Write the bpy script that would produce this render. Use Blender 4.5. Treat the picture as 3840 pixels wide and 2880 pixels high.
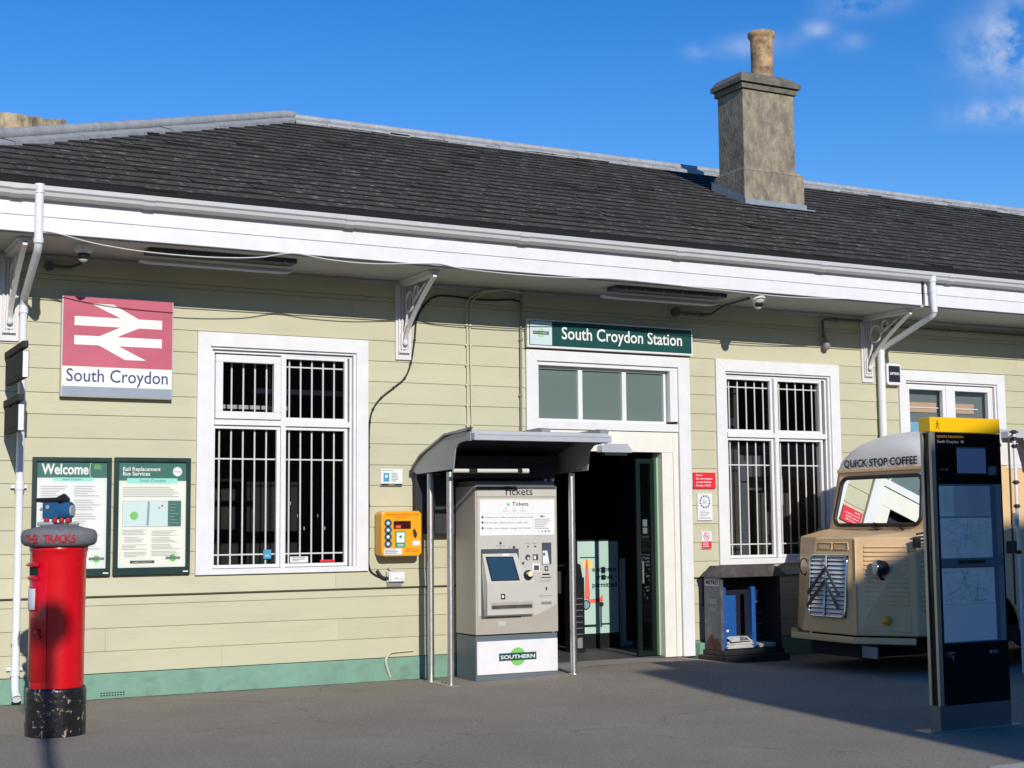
import bpy, math, random
from mathutils import Vector, Matrix
random.seed(7)
R = math.radians
for o in list(bpy.data.objects): bpy.data.objects.remove(o)
sc = bpy.context.scene
col = sc.collection

# ------------------------------------------------------------------ camera
cam_d = bpy.data.cameras.new('camera'); cam = bpy.data.objects.new('camera', cam_d); col.objects.link(cam)
yaw, pitch, roll = R(27.95), R(5.50), R(-0.538)
r0 = Vector((math.cos(yaw), -math.sin(yaw), 0)); f0 = Vector((math.sin(yaw), math.cos(yaw), 0)); u0 = Vector((0, 0, 1))
f2 = f0*math.cos(pitch) + u0*math.sin(pitch); u2 = -f0*math.sin(pitch) + u0*math.cos(pitch)
r3 = r0*math.cos(roll) + u2*math.sin(roll); u3 = -r0*math.sin(roll) + u2*math.cos(roll)
m3 = Matrix((r3, u3, -f2)).transposed()
cam.matrix_world = Matrix.Translation((0, -14.0, 1.6)) @ m3.to_4x4()
cam_d.sensor_width = 36; cam_d.lens = 5424.5/3840*36; cam_d.clip_end = 2000
sc.camera = cam

# ------------------------------------------------------------------ light
SX, SZ = 0.16, 0.455                       # sunlight runs along (SX, 1, -SZ)
sun_d = bpy.data.lights.new('sun', 'SUN'); sun = bpy.data.objects.new('sun', sun_d); col.objects.link(sun)
sun_d.energy = 4.2; sun_d.angle = R(0.5); sun_d.color = (1.0, 0.955, 0.88)
sun.rotation_euler = Vector((SX, 1, -SZ)).to_track_quat('-Z', 'Y').to_euler()
w = bpy.data.worlds.new('World'); sc.world = w; w.use_nodes = True
nt = w.node_tree; N = nt.nodes; L = nt.links
bg = N['Background']; bg.inputs[1].default_value = 0.095
sky = N.new('ShaderNodeTexSky'); sky.sky_type = 'NISHITA'; sky.sun_disc = False
sky.sun_elevation = math.atan(SZ/math.hypot(SX, 1)); sky.sun_rotation = math.atan2(-SX, -1)
sky.dust_density = 0.0; sky.ozone_density = 3.0; sky.air_density = 1.0
hsv = N.new('ShaderNodeHueSaturation'); hsv.inputs['Hue'].default_value = .513; hsv.inputs['Saturation'].default_value = 1.39; hsv.inputs['Value'].default_value = 1.50
L.new(sky.outputs[0], hsv.inputs['Color'])
tc = N.new('ShaderNodeTexCoord')
def wmath(op, a, b=None, c=None):
    n = N.new('ShaderNodeMath'); n.operation = op
    for i, v in enumerate((a, b, c)):
        if v is None: continue
        if isinstance(v, (int, float)): n.inputs[i].default_value = v
        else: L.new(v, n.inputs[i])
    return n.outputs[0]
noi = N.new('ShaderNodeTexNoise'); noi.inputs['Scale'].default_value = 26; noi.inputs['Detail'].default_value = 6; noi.inputs['Roughness'].default_value = 0.6
L.new(tc.outputs['Generated'], noi.inputs['Vector'])
acc = None
def sky_dir(px, py):
    return (r3*(px-1920) + u3*(1440-py) + f2*5424.5).normalized()
for px, py, wx, wy, amt in ((3800, 180, 170, 95, .55), (3850, 120, 130, 130, .5), (3800, 415, 170, 38, .62), (3240, 12, 120, 38, .42), (3062, 112, 52, 30, .42), (2830, 170, 120, 38, .26), (2620, 190, 45, 30, .24), (3180, 160, 55, 30, .18)):
    d = sky_dir(px, py); h_ = Vector((d.y, -d.x, 0)).normalized(); v_ = h_.cross(d)
    dots = []
    for ax, s in ((h_, wx), (v_, wy)):
        vm = N.new('ShaderNodeVectorMath'); vm.operation = 'DOT_PRODUCT'
        L.new(tc.outputs['Generated'], vm.inputs[0]); vm.inputs[1].default_value = ax
        off = d.dot(ax)
        dots.append(wmath('MULTIPLY', wmath('SUBTRACT', vm.outputs['Value'], off), 5424.5/s))
    r2 = wmath('ADD', wmath('MULTIPLY', dots[0], dots[0]), wmath('MULTIPLY', dots[1], dots[1]))
    g = wmath('EXPONENT', wmath('MULTIPLY', r2, -1.0))
    k = wmath('MULTIPLY', wmath('MULTIPLY_ADD', noi.outputs['Fac'], 5.5, -2.1), g)
    k = wmath('MULTIPLY', wmath('MAXIMUM', k, 0.0), amt)
    acc = k if acc is None else wmath('ADD', acc, k)
mixc = N.new('ShaderNodeMix'); mixc.data_type = 'RGBA'
L.new(wmath('MINIMUM', acc, 0.6), mixc.inputs['Factor']); L.new(hsv.outputs[0], mixc.inputs['A']); mixc.inputs['B'].default_value = (6.6, 7.4, 9.2, 1)
L.new(mixc.outputs['Result'], bg.inputs[0])
sc.view_settings.view_transform = 'Standard'; sc.view_settings.look = 'None'; sc.view_settings.exposure = 0; sc.view_settings.gamma = 1
sc.render.engine = 'CYCLES'
sc.cycles.max_bounces = 8; sc.cycles.transparent_max_bounces = 12

# ------------------------------------------------------------------ materials
MATS = {}
def mat(name, c, rough=.6, metal=0.0, var=0.0, vs=3.0, bump=0.0, bs=60.0, spec=.5, dirt=None, ds=1.5, da=.3, dp=(.5, .72), island=0.0, coat=0.0, emis=0.0, stretch=None):
    m = bpy.data.materials.new(name); m.use_nodes = True; t = m.node_tree; n = t.nodes; l = t.links
    p = n['Principled BSDF']; p.inputs['Base Color'].default_value = (*c, 1); p.inputs['Roughness'].default_value = rough
    p.inputs['Metallic'].default_value = metal; p.inputs['Specular IOR Level'].default_value = spec
    if coat: p.inputs['Coat Weight'].default_value = coat; p.inputs['Coat Roughness'].default_value = .08
    if emis: p.inputs['Emission Color'].default_value = (*c, 1); p.inputs['Emission Strength'].default_value = emis
    co = None
    def coord():
        nonlocal co
        if co is None:
            tcn = n.new('ShaderNodeTexCoord'); co = tcn.outputs['Object']
            if stretch:
                mp = n.new('ShaderNodeMapping'); mp.inputs['Scale'].default_value = stretch; l.new(co, mp.inputs[0]); co = mp.outputs[0]
        return co
    cur = None
    if var:
        tx = n.new('ShaderNodeTexNoise'); tx.inputs['Scale'].default_value = vs; tx.inputs['Detail'].default_value = 8; tx.inputs['Roughness'].default_value = .65
        l.new(coord(), tx.inputs['Vector'])
        rp = n.new('ShaderNodeValToRGB'); rp.color_ramp.elements[0].position = .3; rp.color_ramp.elements[1].position = .7
        rp.color_ramp.elements[0].color = (*[x*(1-var) for x in c], 1); rp.color_ramp.elements[1].color = (*[min(1, x*(1+var)) for x in c], 1)
        l.new(tx.outputs['Fac'], rp.inputs[0]); cur = rp.outputs[0]
        rr = n.new('ShaderNodeMapRange'); rr.inputs['To Min'].default_value = max(.02, rough-.08); rr.inputs['To Max'].default_value = min(1, rough+.1)
        l.new(tx.outputs['Fac'], rr.inputs['Value']); l.new(rr.outputs[0], p.inputs['Roughness'])
    if island:
        ge = n.new('ShaderNodeNewGeometry'); mr = n.new('ShaderNodeMapRange'); mr.inputs['To Min'].default_value = 1-island; mr.inputs['To Max'].default_value = 1+island
        l.new(ge.outputs['Random Per Island'], mr.inputs['Value'])
        mx = n.new('ShaderNodeMix'); mx.data_type = 'RGBA'; mx.blend_type = 'MULTIPLY'; mx.inputs['Factor'].default_value = 1
        if cur is not None: l.new(cur, mx.inputs['A'])
        else: mx.inputs['A'].default_value = (*c, 1)
        cb = n.new('ShaderNodeCombineColor'); [l.new(mr.outputs[0], cb.inputs[i]) for i in range(3)]
        l.new(cb.outputs[0], mx.inputs['B']); cur = mx.outputs['Result']
    if dirt:
        tx = n.new('ShaderNodeTexNoise'); tx.inputs['Scale'].default_value = ds; tx.inputs['Detail'].default_value = 10; tx.inputs['Roughness'].default_value = .7
        l.new(coord(), tx.inputs['Vector'])
        rp = n.new('ShaderNodeValToRGB'); rp.color_ramp.elements[0].position = dp[0]; rp.color_ramp.elements[1].position = dp[1]
        rp.color_ramp.elements[0].color = (0, 0, 0, 1); rp.color_ramp.elements[1].color = (da, da, da, 1)
        l.new(tx.outputs['Fac'], rp.inputs[0])
        mx = n.new('ShaderNodeMix'); mx.data_type = 'RGBA'; l.new(rp.outputs[0], mx.inputs['Factor'])
        if cur is not None: l.new(cur, mx.inputs['A'])
        else: mx.inputs['A'].default_value = (*c, 1)
        mx.inputs['B'].default_value = (*dirt, 1); cur = mx.outputs['Result']
    if cur is not None: l.new(cur, p.inputs['Base Color'])
    if bump:
        tx = n.new('ShaderNodeTexNoise'); tx.inputs['Scale'].default_value = bs; tx.inputs['Detail'].default_value = 5
        l.new(coord(), tx.inputs['Vector'])
        bp = n.new('ShaderNodeBump'); bp.inputs['Strength'].default_value = bump; bp.inputs['Distance'].default_value = .01
        l.new(tx.outputs['Fac'], bp.inputs['Height']); l.new(bp.outputs[0], p.inputs['Normal'])
    MATS[name] = m
    return m
M = dict(
 siding=mat('sage paint', (.505, .480, .325), .55, var=.035, vs=1.2, bump=.12, bs=70, dirt=(.36, .34, .24), ds=2.2, da=.3, island=.045, stretch=(.5, 1, 2)),
 sidingdk=mat('wall void', (.05, .05, .04), .9),
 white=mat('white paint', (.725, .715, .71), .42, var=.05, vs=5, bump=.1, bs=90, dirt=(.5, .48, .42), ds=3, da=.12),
 cream=mat('cream paint', (.76, .73, .64), .45, var=.04, vs=4, dirt=(.5, .45, .36), ds=5, da=.15),
 pvc=mat('grey pvc', (.50, .50, .49), .38, var=.05, vs=6),
 pvcw=mat('white pvc', (.74, .75, .76), .3, var=.03, vs=6, dirt=(.4, .4, .38), ds=5, da=.15),
 plinth=mat('green plinth paint', (.17, .32, .235), .55, var=.10, vs=3, bump=.4, bs=18, dirt=(.10, .12, .09), ds=5, da=.5),
 slate=mat('slate', (.070, .061, .051), .8, var=.2, vs=1.4, bump=.2, bs=30, island=.09, dirt=(.40, .40, .37), ds=10, da=.6, spec=.08, dp=(.575, .63)), slateshade=mat('painted slate shade', (.006, .006, .006), .9),  # second material is near black: shade under the slate courses painted in
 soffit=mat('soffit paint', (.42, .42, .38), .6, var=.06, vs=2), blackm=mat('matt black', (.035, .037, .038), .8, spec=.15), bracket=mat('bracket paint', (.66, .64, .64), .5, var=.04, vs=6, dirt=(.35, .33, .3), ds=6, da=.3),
 ridge=mat('ridge lead', (.33, .33, .325), .5, var=.2, vs=9, bump=.2, bs=40, stretch=(1, 1, .2)),
 render=mat('chimney render', (.30, .25, .175), .9, var=.30, vs=14, bump=.8, bs=35, dirt=(.11, .095, .075), ds=6.5, da=.9, dp=(.42, .68), stretch=(1, 1, .55)), rendcap=mat('weathered cap', (.16, .14, .105), .9, var=.3, vs=9, bump=.8, bs=30, dirt=(.06, .06, .055), ds=5, da=.9),
 renderw=mat('stained render', (.40, .31, .19), .9, var=.35, vs=3.5, bump=.7, bs=30, dirt=(.10, .08, .06), ds=3.0, da=1.0, dp=(.44, .6), stretch=(1, 1, .5)),
 pot=mat('clay pot', (.46, .29, .14), .75, var=.35, vs=5, dirt=(.06, .048, .036), ds=3.2, da=.95, dp=(.47, .64)),
 lead=mat('lead flashing', (.30, .34, .37), .4, metal=.3, var=.15, vs=10),
 ground=None,
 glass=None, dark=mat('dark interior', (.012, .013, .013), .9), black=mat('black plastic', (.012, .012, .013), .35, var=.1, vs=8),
 blackp=mat('worn black paint', (.008, .008, .009), .28, var=.2, vs=12, bump=.6, bs=22, dirt=(.42, .36, .25), ds=17, da=.95, dp=(.58, .63), coat=.3),
 cable=mat('black cable', (.015, .013, .012), .6), wcable=mat('white cable', (.55, .54, .5), .5),
 duct=mat('sage duct paint', (.56, .53, .38), .5),
 greyduct=mat('grey conduit', (.22, .21, .20), .5), dkduct=mat('dark conduit', (.10, .10, .095), .5),
 nrred=mat('faded red vinyl', (.50, .105, .155), .35, var=.16, vs=1.2), nrwhite=mat('sign white vinyl', (.80, .80, .72), .35, var=.02),
 nrgrey=mat('sign grey vinyl', (.30, .34, .40), .35, var=.05), blueink=mat('navy ink', (.035, .05, .17), .5),
 alu=mat('aluminium edge', (.55, .55, .5), .35, metal=.5), brown=mat('brown edge', (.07, .05, .035), .6),
 stgreen=mat('station green', (.012, .07, .062), .3, var=.1, vs=2), stpale=mat('pale panel', (.55, .66, .66), .4),
 ink=mat('black ink', (.015, .015, .015), .6), whiteink=mat('white ink', (.76, .76, .755), .5), greyink=mat('grey ink', (.12, .12, .125), .6), paleink=mat('pale grey ink', (.36, .37, .37), .6),
 frameg=mat('dark green frame', (.007, .032, .029), .35, var=.15, vs=4), postg=mat('poster green', (.055, .17, .145), .35, var=.06, vs=2), mint=mat('mint panel', (.33, .68, .60), .4),
 paper=mat('poster paper', (.72, .74, .72), .35, var=.03, vs=2), paper2=mat('ivory paper', (.74, .75, .68), .35, var=.02),
 leaf=mat('leaf green', (.20, .52, .13), .4), leaf2=mat('pale leaf', (.35, .62, .36), .5), mapblue=mat('map blue', (.20, .32, .40), .5), maprd=mat('map red', (.5, .1, .1), .5),
 red=mat('pillar box red', (.60, .0015, .008), .28, var=.06, vs=5, bump=.35, bs=14, coat=.2), knit=mat('grey wool', (.20, .20, .215), .95, var=.18, vs=30, bump=1.0, bs=220),
 knitb=mat('blue wool', (.012, .10, .24), .95, var=.15, vs=40, bump=1.0, bs=260), knitk=mat('black wool', (.01, .01, .012), .95, bump=1, bs=260), knitr=mat('red wool', (.50, .03, .04), .95, var=.2, vs=40, bump=1, bs=260), knitw=mat('pale wool', (.42, .44, .46), .95, bump=1, bs=260),
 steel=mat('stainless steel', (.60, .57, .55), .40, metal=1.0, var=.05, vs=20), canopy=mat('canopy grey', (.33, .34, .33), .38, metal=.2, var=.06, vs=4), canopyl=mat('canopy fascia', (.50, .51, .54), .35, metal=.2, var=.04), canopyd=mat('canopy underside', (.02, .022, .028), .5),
 tvm=mat('machine beige', (.44, .40, .335), .40, metal=.15, var=.03, vs=6), tvml=mat('machine light grey', (.54, .52, .46), .40, metal=.1, var=.03, vs=6), tvmd=mat('machine slate', (.115, .145, .165), .4, var=.05), tvmh=mat('machine hood', (.06, .07, .085), .45),
 screen=mat('screen', (.02, .06, .11), .12), gold=mat('card disc', (.80, .74, .45), .4),
 aed=mat('amber plastic', (.80, .36, .012), .3, var=.04, vs=4, coat=.3), aedtext=mat('orange ink', (.7, .08, .01), .5), aedblue=mat('badge blue', (.03, .09, .16), .4), aedgreen=mat('badge green', (.02, .28, .10), .4), aedwin=mat('dark window', (.045, .008, .008), .2),
 blueb=mat('sign blue', (.06, .30, .48), .4), signred=mat('sign red', (.72, .02, .035), .4), violet=mat('violet ink', (.12, .11, .25), .5),
 binp=mat('grey sheet metal', (.075, .082, .10), .42, var=.18, vs=5, dirt=(.28, .27, .26), ds=7, da=.6), binrust=mat('rusty steel', (.055, .045, .04), .75, var=.4, vs=7, dirt=(.16, .15, .14), ds=3, da=.8), binblue=mat('blue plastic', (.012, .085, .30), .35, var=.1, vs=4), binin=mat('bin inside', (.003, .006, .022), .5), bink=mat('bin base', (.018, .017, .016), .6, var=.3, vs=6),
 rust=mat('rust patch', (.09, .035, .022), .85, var=.3, vs=12), news=mat('newsprint', (.55, .53, .50), .8, var=.15, vs=16), newsd=mat('newsprint print', (.10, .11, .13), .8),
 van=mat('tan coachwork', (.76, .505, .255), .36, var=.03, vs=3, coat=.25, dirt=(.45, .30, .16), ds=2.5, da=.2), vanw=mat('off white roof', (.76, .73, .68), .42, var=.04, vs=2, coat=.2), vanpink=mat('awning cloth', (.66, .54, .50), .6, var=.04), chrome=mat('chrome', (.68, .70, .72), .12, metal=1.0), grille=mat('bare aluminium', (.66, .67, .69), .42, metal=.12, var=.06, vs=9), rubber=mat('rubber', (.012, .012, .012), .55), wind=None, amber=mat('amber lens', (.85, .36, .01), .2, var=.2, vs=40, coat=.5), tyre=mat('tyre', (.012, .012, .012), .8), hub=mat('hub', (.35, .25, .13), .5), chevd=mat('chevron dark', (.012, .014, .02), .4), chevb=mat('chevron steel', (.16, .20, .28), .3, metal=.6),
 monos=mat('brushed steel post', (.40, .39, .35), .35, metal=.7, var=.08, vs=6), monok=mat('black glass', (.002, .002, .004), .10, spec=.3), monoy=mat('yellow enamel', (.86, .50, .004), .3, coat=.3), monob=mat('base steel', (.16, .18, .19), .45, metal=.5, var=.1), mapg=mat('map sheet', (.88, .85, .74), .25, var=.05, vs=5), mapg2=mat('map sheet green', (.80, .86, .66), .25, var=.05, vs=5), mapb=mat('map sheet blue', (.82, .80, .72), .25), mapb2=mat('map index blue', (.54, .54, .54), .3), mapln=mat('map line', (.40, .42, .42), .4), tealstrip=mat('divider', (.10, .15, .19), .3), orink=mat('orange print', (.55, .26, .04), .5), sideg=mat('grey side strip', (.20, .22, .24), .4), bluescr=mat('grey blue screen', (.38, .40, .48), .15),
 timber=mat('transom reveal', (.62, .61, .6), .45), frost=None, blindp=mat('peach blind', (.46, .30, .20), .6), blindb=mat('blue board', (.16, .36, .50), .5), winback=mat('slate blind', (.12, .145, .15), .5),
 lamp=mat('lamp housing', (.05, .052, .06), .4), lampw=mat('lamp diffuser', (.62, .62, .58), .3), camw=mat('camera shell', (.72, .72, .66), .3), bellk=mat('bell box navy', (.012, .016, .03), .4),
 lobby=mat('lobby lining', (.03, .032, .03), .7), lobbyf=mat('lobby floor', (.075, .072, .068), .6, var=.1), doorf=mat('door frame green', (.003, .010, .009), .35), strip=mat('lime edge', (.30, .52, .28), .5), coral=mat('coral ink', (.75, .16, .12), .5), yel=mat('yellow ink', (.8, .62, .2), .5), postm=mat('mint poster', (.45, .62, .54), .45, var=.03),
 brick=mat('brown brick', (.20, .11, .07), .9, var=.2, vs=8), pole=mat('street pole', (.06, .07, .065), .5), kerb=mat('kerb stone', (.42, .39, .34), .85, var=.12, vs=9, bump=.4, bs=40), drain=mat('threshold', (.30, .27, .225), .8, var=.1), awnk=mat('awning fittings', (.02, .018, .018), .5), plate=mat('number plate', (.25, .27, .26), .4),
)
def glass_mat(name, tint, rough, refl, opac, color=(.01, .012, .012)):
    m = bpy.data.materials.new(name); m.use_nodes = True; n = m.node_tree.nodes; l = m.node_tree.links
    out = n['Material Output']; n.remove(n['Principled BSDF'])
    gl = n.new('ShaderNodeBsdfGlossy'); gl.inputs['Roughness'].default_value = rough; gl.inputs['Color'].default_value = (*tint, 1)
    tr = n.new('ShaderNodeBsdfTransparent'); df = n.new('ShaderNodeBsdfDiffuse'); df.inputs['Color'].default_value = (*color, 1)
    m1 = n.new('ShaderNodeMixShader'); m1.inputs[0].default_value = opac; l.new(tr.outputs[0], m1.inputs[1]); l.new(df.outputs[0], m1.inputs[2])
    fr = n.new('ShaderNodeFresnel'); fr.inputs['IOR'].default_value = 1.45
    a = n.new('ShaderNodeMath'); a.operation = 'MULTIPLY_ADD'; a.inputs[1].default_value = .9; a.inputs[2].default_value = refl; l.new(fr.outputs[0], a.inputs[0])
    a.use_clamp = True
    m2 = n.new('ShaderNodeMixShader'); l.new(a.outputs[0], m2.inputs[0]); l.new(m1.outputs[0], m2.inputs[1]); l.new(gl.outputs[0], m2.inputs[2])
    l.new(m2.outputs[0], out.inputs[0]); return m
M['glass'] = glass_mat('window glass', (.9, .95, .95), .02, .0, .05)
M['frost'] = glass_mat('dusty fanlight glass', (.9, .95, .95), .12, .02, .97, (.14, .185, .17))
M['wind'] = glass_mat('windscreen glass', (.93, .97, .95), .012, .36, .9, (.16, .17, .16))
def ground_mat():
    m = bpy.data.materials.new('worn asphalt'); m.use_nodes = True; n = m.node_tree.nodes; l = m.node_tree.links
    p = n['Principled BSDF']; p.inputs['Roughness'].default_value = .9; p.inputs['Specular IOR Level'].default_value = .2
    t = n.new('ShaderNodeTexCoord')
    def noise(s, d, r=.6):
        x = n.new('ShaderNodeTexNoise'); x.inputs['Scale'].default_value = s; x.inputs['Detail'].default_value = d; x.inputs['Roughness'].default_value = r; l.new(t.outputs['Object'], x.inputs['Vector']); return x.outputs['Fac']
    def ramp(f, a, b, pa, pb):
        x = n.new('ShaderNodeValToRGB'); x.color_ramp.elements[0].position = pa; x.color_ramp.elements[1].position = pb; x.color_ramp.elements[0].color = (*a, 1); x.color_ramp.elements[1].color = (*b, 1); l.new(f, x.inputs[0]); return x.outputs[0]
    def mul(a, b, f=1.0):
        x = n.new('ShaderNodeMix'); x.data_type = 'RGBA'; x.blend_type = 'MULTIPLY'; x.inputs['Factor'].default_value = f; l.new(a, x.inputs['A']); l.new(b, x.inputs['B']); return x.outputs['Result']
    c = ramp(noise(.9, 6), (.262, .228, .178), (.318, .278, .220), .3, .7)
    c = mul(c, ramp(noise(45, 4, .75), (.60, .60, .60), (1.32, 1.32, 1.32), .3, .7))
    c = mul(c, ramp(noise(3.5, 8, .7), (.84, .83, .82), (1, 1, 1), .30, .44))
    c = mul(c, ramp(noise(9, 4), (.6, .58, .56), (1, 1, 1), .22, .30))
    vc = n.new('ShaderNodeTexVoronoi'); vc.feature = 'DISTANCE_TO_EDGE'; vc.inputs['Scale'].default_value = .32
    wv = n.new('ShaderNodeVectorMath'); wv.operation = 'MULTIPLY_ADD'; nn_ = n.new('ShaderNodeTexNoise'); nn_.inputs['Scale'].default_value = 1.6; nn_.inputs['Detail'].default_value = 6; l.new(t.outputs['Object'], nn_.inputs['Vector'])
    l.new(nn_.outputs['Color'], wv.inputs[0]); wv.inputs[1].default_value = (1.1, 1.1, 0); l.new(t.outputs['Object'], wv.inputs[2]); l.new(wv.outputs[0], vc.inputs['Vector'])
    c = mul(c, ramp(vc.outputs['Distance'], (.74, .73, .72), (1, 1, 1), .0, .005))
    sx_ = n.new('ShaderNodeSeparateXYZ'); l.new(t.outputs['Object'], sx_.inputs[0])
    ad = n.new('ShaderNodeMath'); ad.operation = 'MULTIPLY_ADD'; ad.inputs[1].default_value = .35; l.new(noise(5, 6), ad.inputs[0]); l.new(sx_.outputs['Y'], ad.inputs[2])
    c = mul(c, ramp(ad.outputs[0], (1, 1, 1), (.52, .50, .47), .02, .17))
    vg = n.new('ShaderNodeTexVoronoi'); vg.inputs['Scale'].default_value = 1.7; l.new(t.outputs['Object'], vg.inputs['Vector'])
    gm = n.new('ShaderNodeMath'); gm.operation = 'LESS_THAN'; gm.inputs[1].default_value = .022; l.new(vg.outputs['Distance'], gm.inputs[0])
    mg = n.new('ShaderNodeMix'); mg.data_type = 'RGBA'; l.new(gm.outputs[0], mg.inputs['Factor']); l.new(c, mg.inputs['A']); mg.inputs['B'].default_value = (.52, .50, .46, 1); c = mg.outputs['Result']
    vo = n.new('ShaderNodeTexVoronoi'); vo.inputs['Scale'].default_value = 2.3; l.new(t.outputs['Object'], vo.inputs['Vector'])
    sp = n.new('ShaderNodeMath'); sp.operation = 'LESS_THAN'; sp.inputs[1].default_value = .035; l.new(vo.outputs['Distance'], sp.inputs[0])
    mx = n.new('ShaderNodeMix'); mx.data_type = 'RGBA'; l.new(sp.outputs[0], mx.inputs['Factor']); l.new(c, mx.inputs['A']); mx.inputs['B'].default_value = (.11, .10, .09, 1)
    l.new(mx.outputs['Result'], p.inputs['Base Color'])
    b = n.new('ShaderNodeBump'); b.inputs['Strength'].default_value = .5; b.inputs['Distance'].default_value = .01; l.new(noise(110, 4, .7), b.inputs['Height']); l.new(b.outputs[0], p.inputs['Normal'])
    return m
M['ground'] = ground_mat()

# ------------------------------------------------------------------ mesh builder
V = Vector
def text_polys(s, bold=0.0, cache={}):
    k = (s, bold)
    if k in cache: return cache[k]
    cu = bpy.data.curves.new('t', 'FONT'); cu.body = s; cu.size = 1; cu.offset = bold; cu.resolution_u = 3; cu.fill_mode = 'FRONT'
    ob = bpy.data.objects.new('t', cu); col.objects.link(ob)
    dg = bpy.context.evaluated_depsgraph_get(); me = ob.evaluated_get(dg).to_mesh()
    vs = [tuple(v.co[:2]) for v in me.vertices]; fs = [tuple(p.vertices) for p in me.polygons]
    ob.evaluated_get(dg).to_mesh_clear(); bpy.data.objects.remove(ob); bpy.data.curves.remove(cu)
    cache[k] = (vs, fs); return cache[k]
class B:
    def __init__(s): s.v = []; s.f = []; s.m = []; s.sm = []
    def add(s, vs, fs, m=0, sm=False):
        o = len(s.v); s.v += [tuple(x) for x in vs]
        for f in fs: s.f.append([i+o for i in f]); s.m.append(m); s.sm.append(sm)
        return s
    def box(s, x0, x1, y0, y1, z0, z1, m=0):
        vs = [(x, y, z) for z in (z0, z1) for y in (y0, y1) for x in (x0, x1)]
        return s.add(vs, [(0, 2, 3, 1), (4, 5, 7, 6), (0, 1, 5, 4), (2, 6, 7, 3), (0, 4, 6, 2), (1, 3, 7, 5)], m)
    def quad(s, a, b, c, d, m=0): return s.add([a, b, c, d], [(0, 1, 2, 3)], m)
    def prism(s, poly, off, m=0):
        n = len(poly); off = V(off); a = [V(p) for p in poly]
        return s.add(a+[p+off for p in a], [tuple(range(n-1, -1, -1)), tuple(range(n, 2*n))]+[(i, (i+1) % n, n+(i+1) % n, n+i) for i in range(n)], m)
    def xz(s, poly, y0, y1, m=0): return s.prism([(p[0], y0, p[1]) for p in poly], (0, y1-y0, 0), m)
    def yz(s, poly, x0, x1, m=0): return s.prism([(x0, p[0], p[1]) for p in poly], (x1-x0, 0, 0), m)
    def xy(s, poly, z0, z1, m=0): return s.prism([(p[0], p[1], z0) for p in poly], (0, 0, z1-z0), m)
    def tube(s, pts, r, seg=10, m=0, cap=True):
        pts = [V(p) for p in pts]; rings = []; ref = None
        for i, p in enumerate(pts):
            d = (pts[min(i+1, len(pts)-1)]-pts[max(i-1, 0)]).normalized()
            if ref is None: ref = V((0, 0, 1)) if abs(d.z) < .9 else V((1, 0, 0))
            a = (ref - d*ref.dot(d)).normalized(); b = d.cross(a); ref = a
            rr = r[i] if isinstance(r, (list, tuple)) else r
            rings.append([p + a*rr*math.cos(t) + b*rr*math.sin(t) for t in [2*math.pi*k/seg for k in range(seg)]])
        vs = [q for g in rings for q in g]
        fs = [(i*seg+k, i*seg+(k+1) % seg, (i+1)*seg+(k+1) % seg, (i+1)*seg+k) for i in range(len(pts)-1) for k in range(seg)]
        s.add(vs, fs, m, True)
        if cap: s.add(rings[0], [tuple(range(seg-1, -1, -1))], m); s.add(rings[-1], [tuple(range(seg))], m)
        return s
    def lathe(s, c, prof, seg=40, m=0, a0=0, a1=2*math.pi, axis='z'):
        c = V(c); full = abs(a1-a0-2*math.pi) < 1e-6; n = seg if full else seg+1; vs = []
        for r, h in prof:
            for k in range(n):
                t = a0+(a1-a0)*k/seg
                q = V((r*math.cos(t), r*math.sin(t), h))
                if axis == 'x': q = V((h, r*math.cos(t), r*math.sin(t)))
                if axis == 'y': q = V((r*math.cos(t), h, r*math.sin(t)))
                vs.append(c+q)
        fs = []
        for i in range(len(prof)-1):
            for k in range(seg):
                k2 = (k+1) % n if full else k+1
                fs.append((i*n+k, i*n+k2, (i+1)*n+k2, (i+1)*n+k))
        return s.add(vs, fs, m, True)
    def ball(s, c, r, m=0, seg=20, sc3=(1, 1, 1)):
        prof = [(r*math.cos(t), r*math.sin(t)) for t in [math.pi*(i/12-.5) for i in range(13)]]
        o = len(s.v); s.lathe((0, 0, 0), prof, seg, m)
        for i in range(o, len(s.v)):
            q = s.v[i]; s.v[i] = (c[0]+q[0]*sc3[0], c[1]+q[1]*sc3[1], c[2]+q[2]*sc3[2])
        return s
    def disc(s, c, r, n=(0, -1, 0), m=0, seg=24, rin=0):
        n = V(n).normalized(); a = V((0, 0, 1)) if abs(n.z) < .9 else V((1, 0, 0)); a = (a-n*a.dot(n)).normalized(); b = a.cross(n); c = V(c)
        ring = lambda q: [c+a*q*math.sin(t)+b*q*math.cos(t) for t in [2*math.pi*k/seg for k in range(seg)]]
        if not rin: return s.add(ring(r), [tuple(range(seg))], m)
        return s.add(ring(r)+ring(rin), [(k, (k+1) % seg, seg+(k+1) % seg, seg+k) for k in range(seg)], m)
    def text(s, body, o, size, m=0, right=(1, 0, 0), up=(0, 0, 1), width=None, align='l', bold=0.0, shear=0.0):
        vs, fs = text_polys(body, bold)
        x0 = min(v[0] for v in vs); x1 = max(v[0] for v in vs); sx = size
        if width: sx = width/(x1-x0)
        W_ = (x1-x0)*sx; dx = {'l': 0, 'c': -W_/2, 'r': -W_}[align]
        o = V(o); right = V(right).normalized(); up = V(up).normalized()
        return s.add([o+right*((v[0]-x0)*sx+dx+shear*v[1]*size)+up*v[1]*size for v in vs], fs, m)
    def lines(s, x0, x1, z0, z1, y, n, m=0, h=.006, seed=1, minw=.5):
        rn = random.Random(seed)
        for i in range(n):
            z = z1-(z1-z0)*(i+.5)/n; e = x0+(x1-x0)*rn.uniform(minw, 1)
            s.quad((x0, y, z-h/2), (e, y, z-h/2), (e, y, z+h/2), (x0, y, z+h/2), m)
        return s
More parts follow.
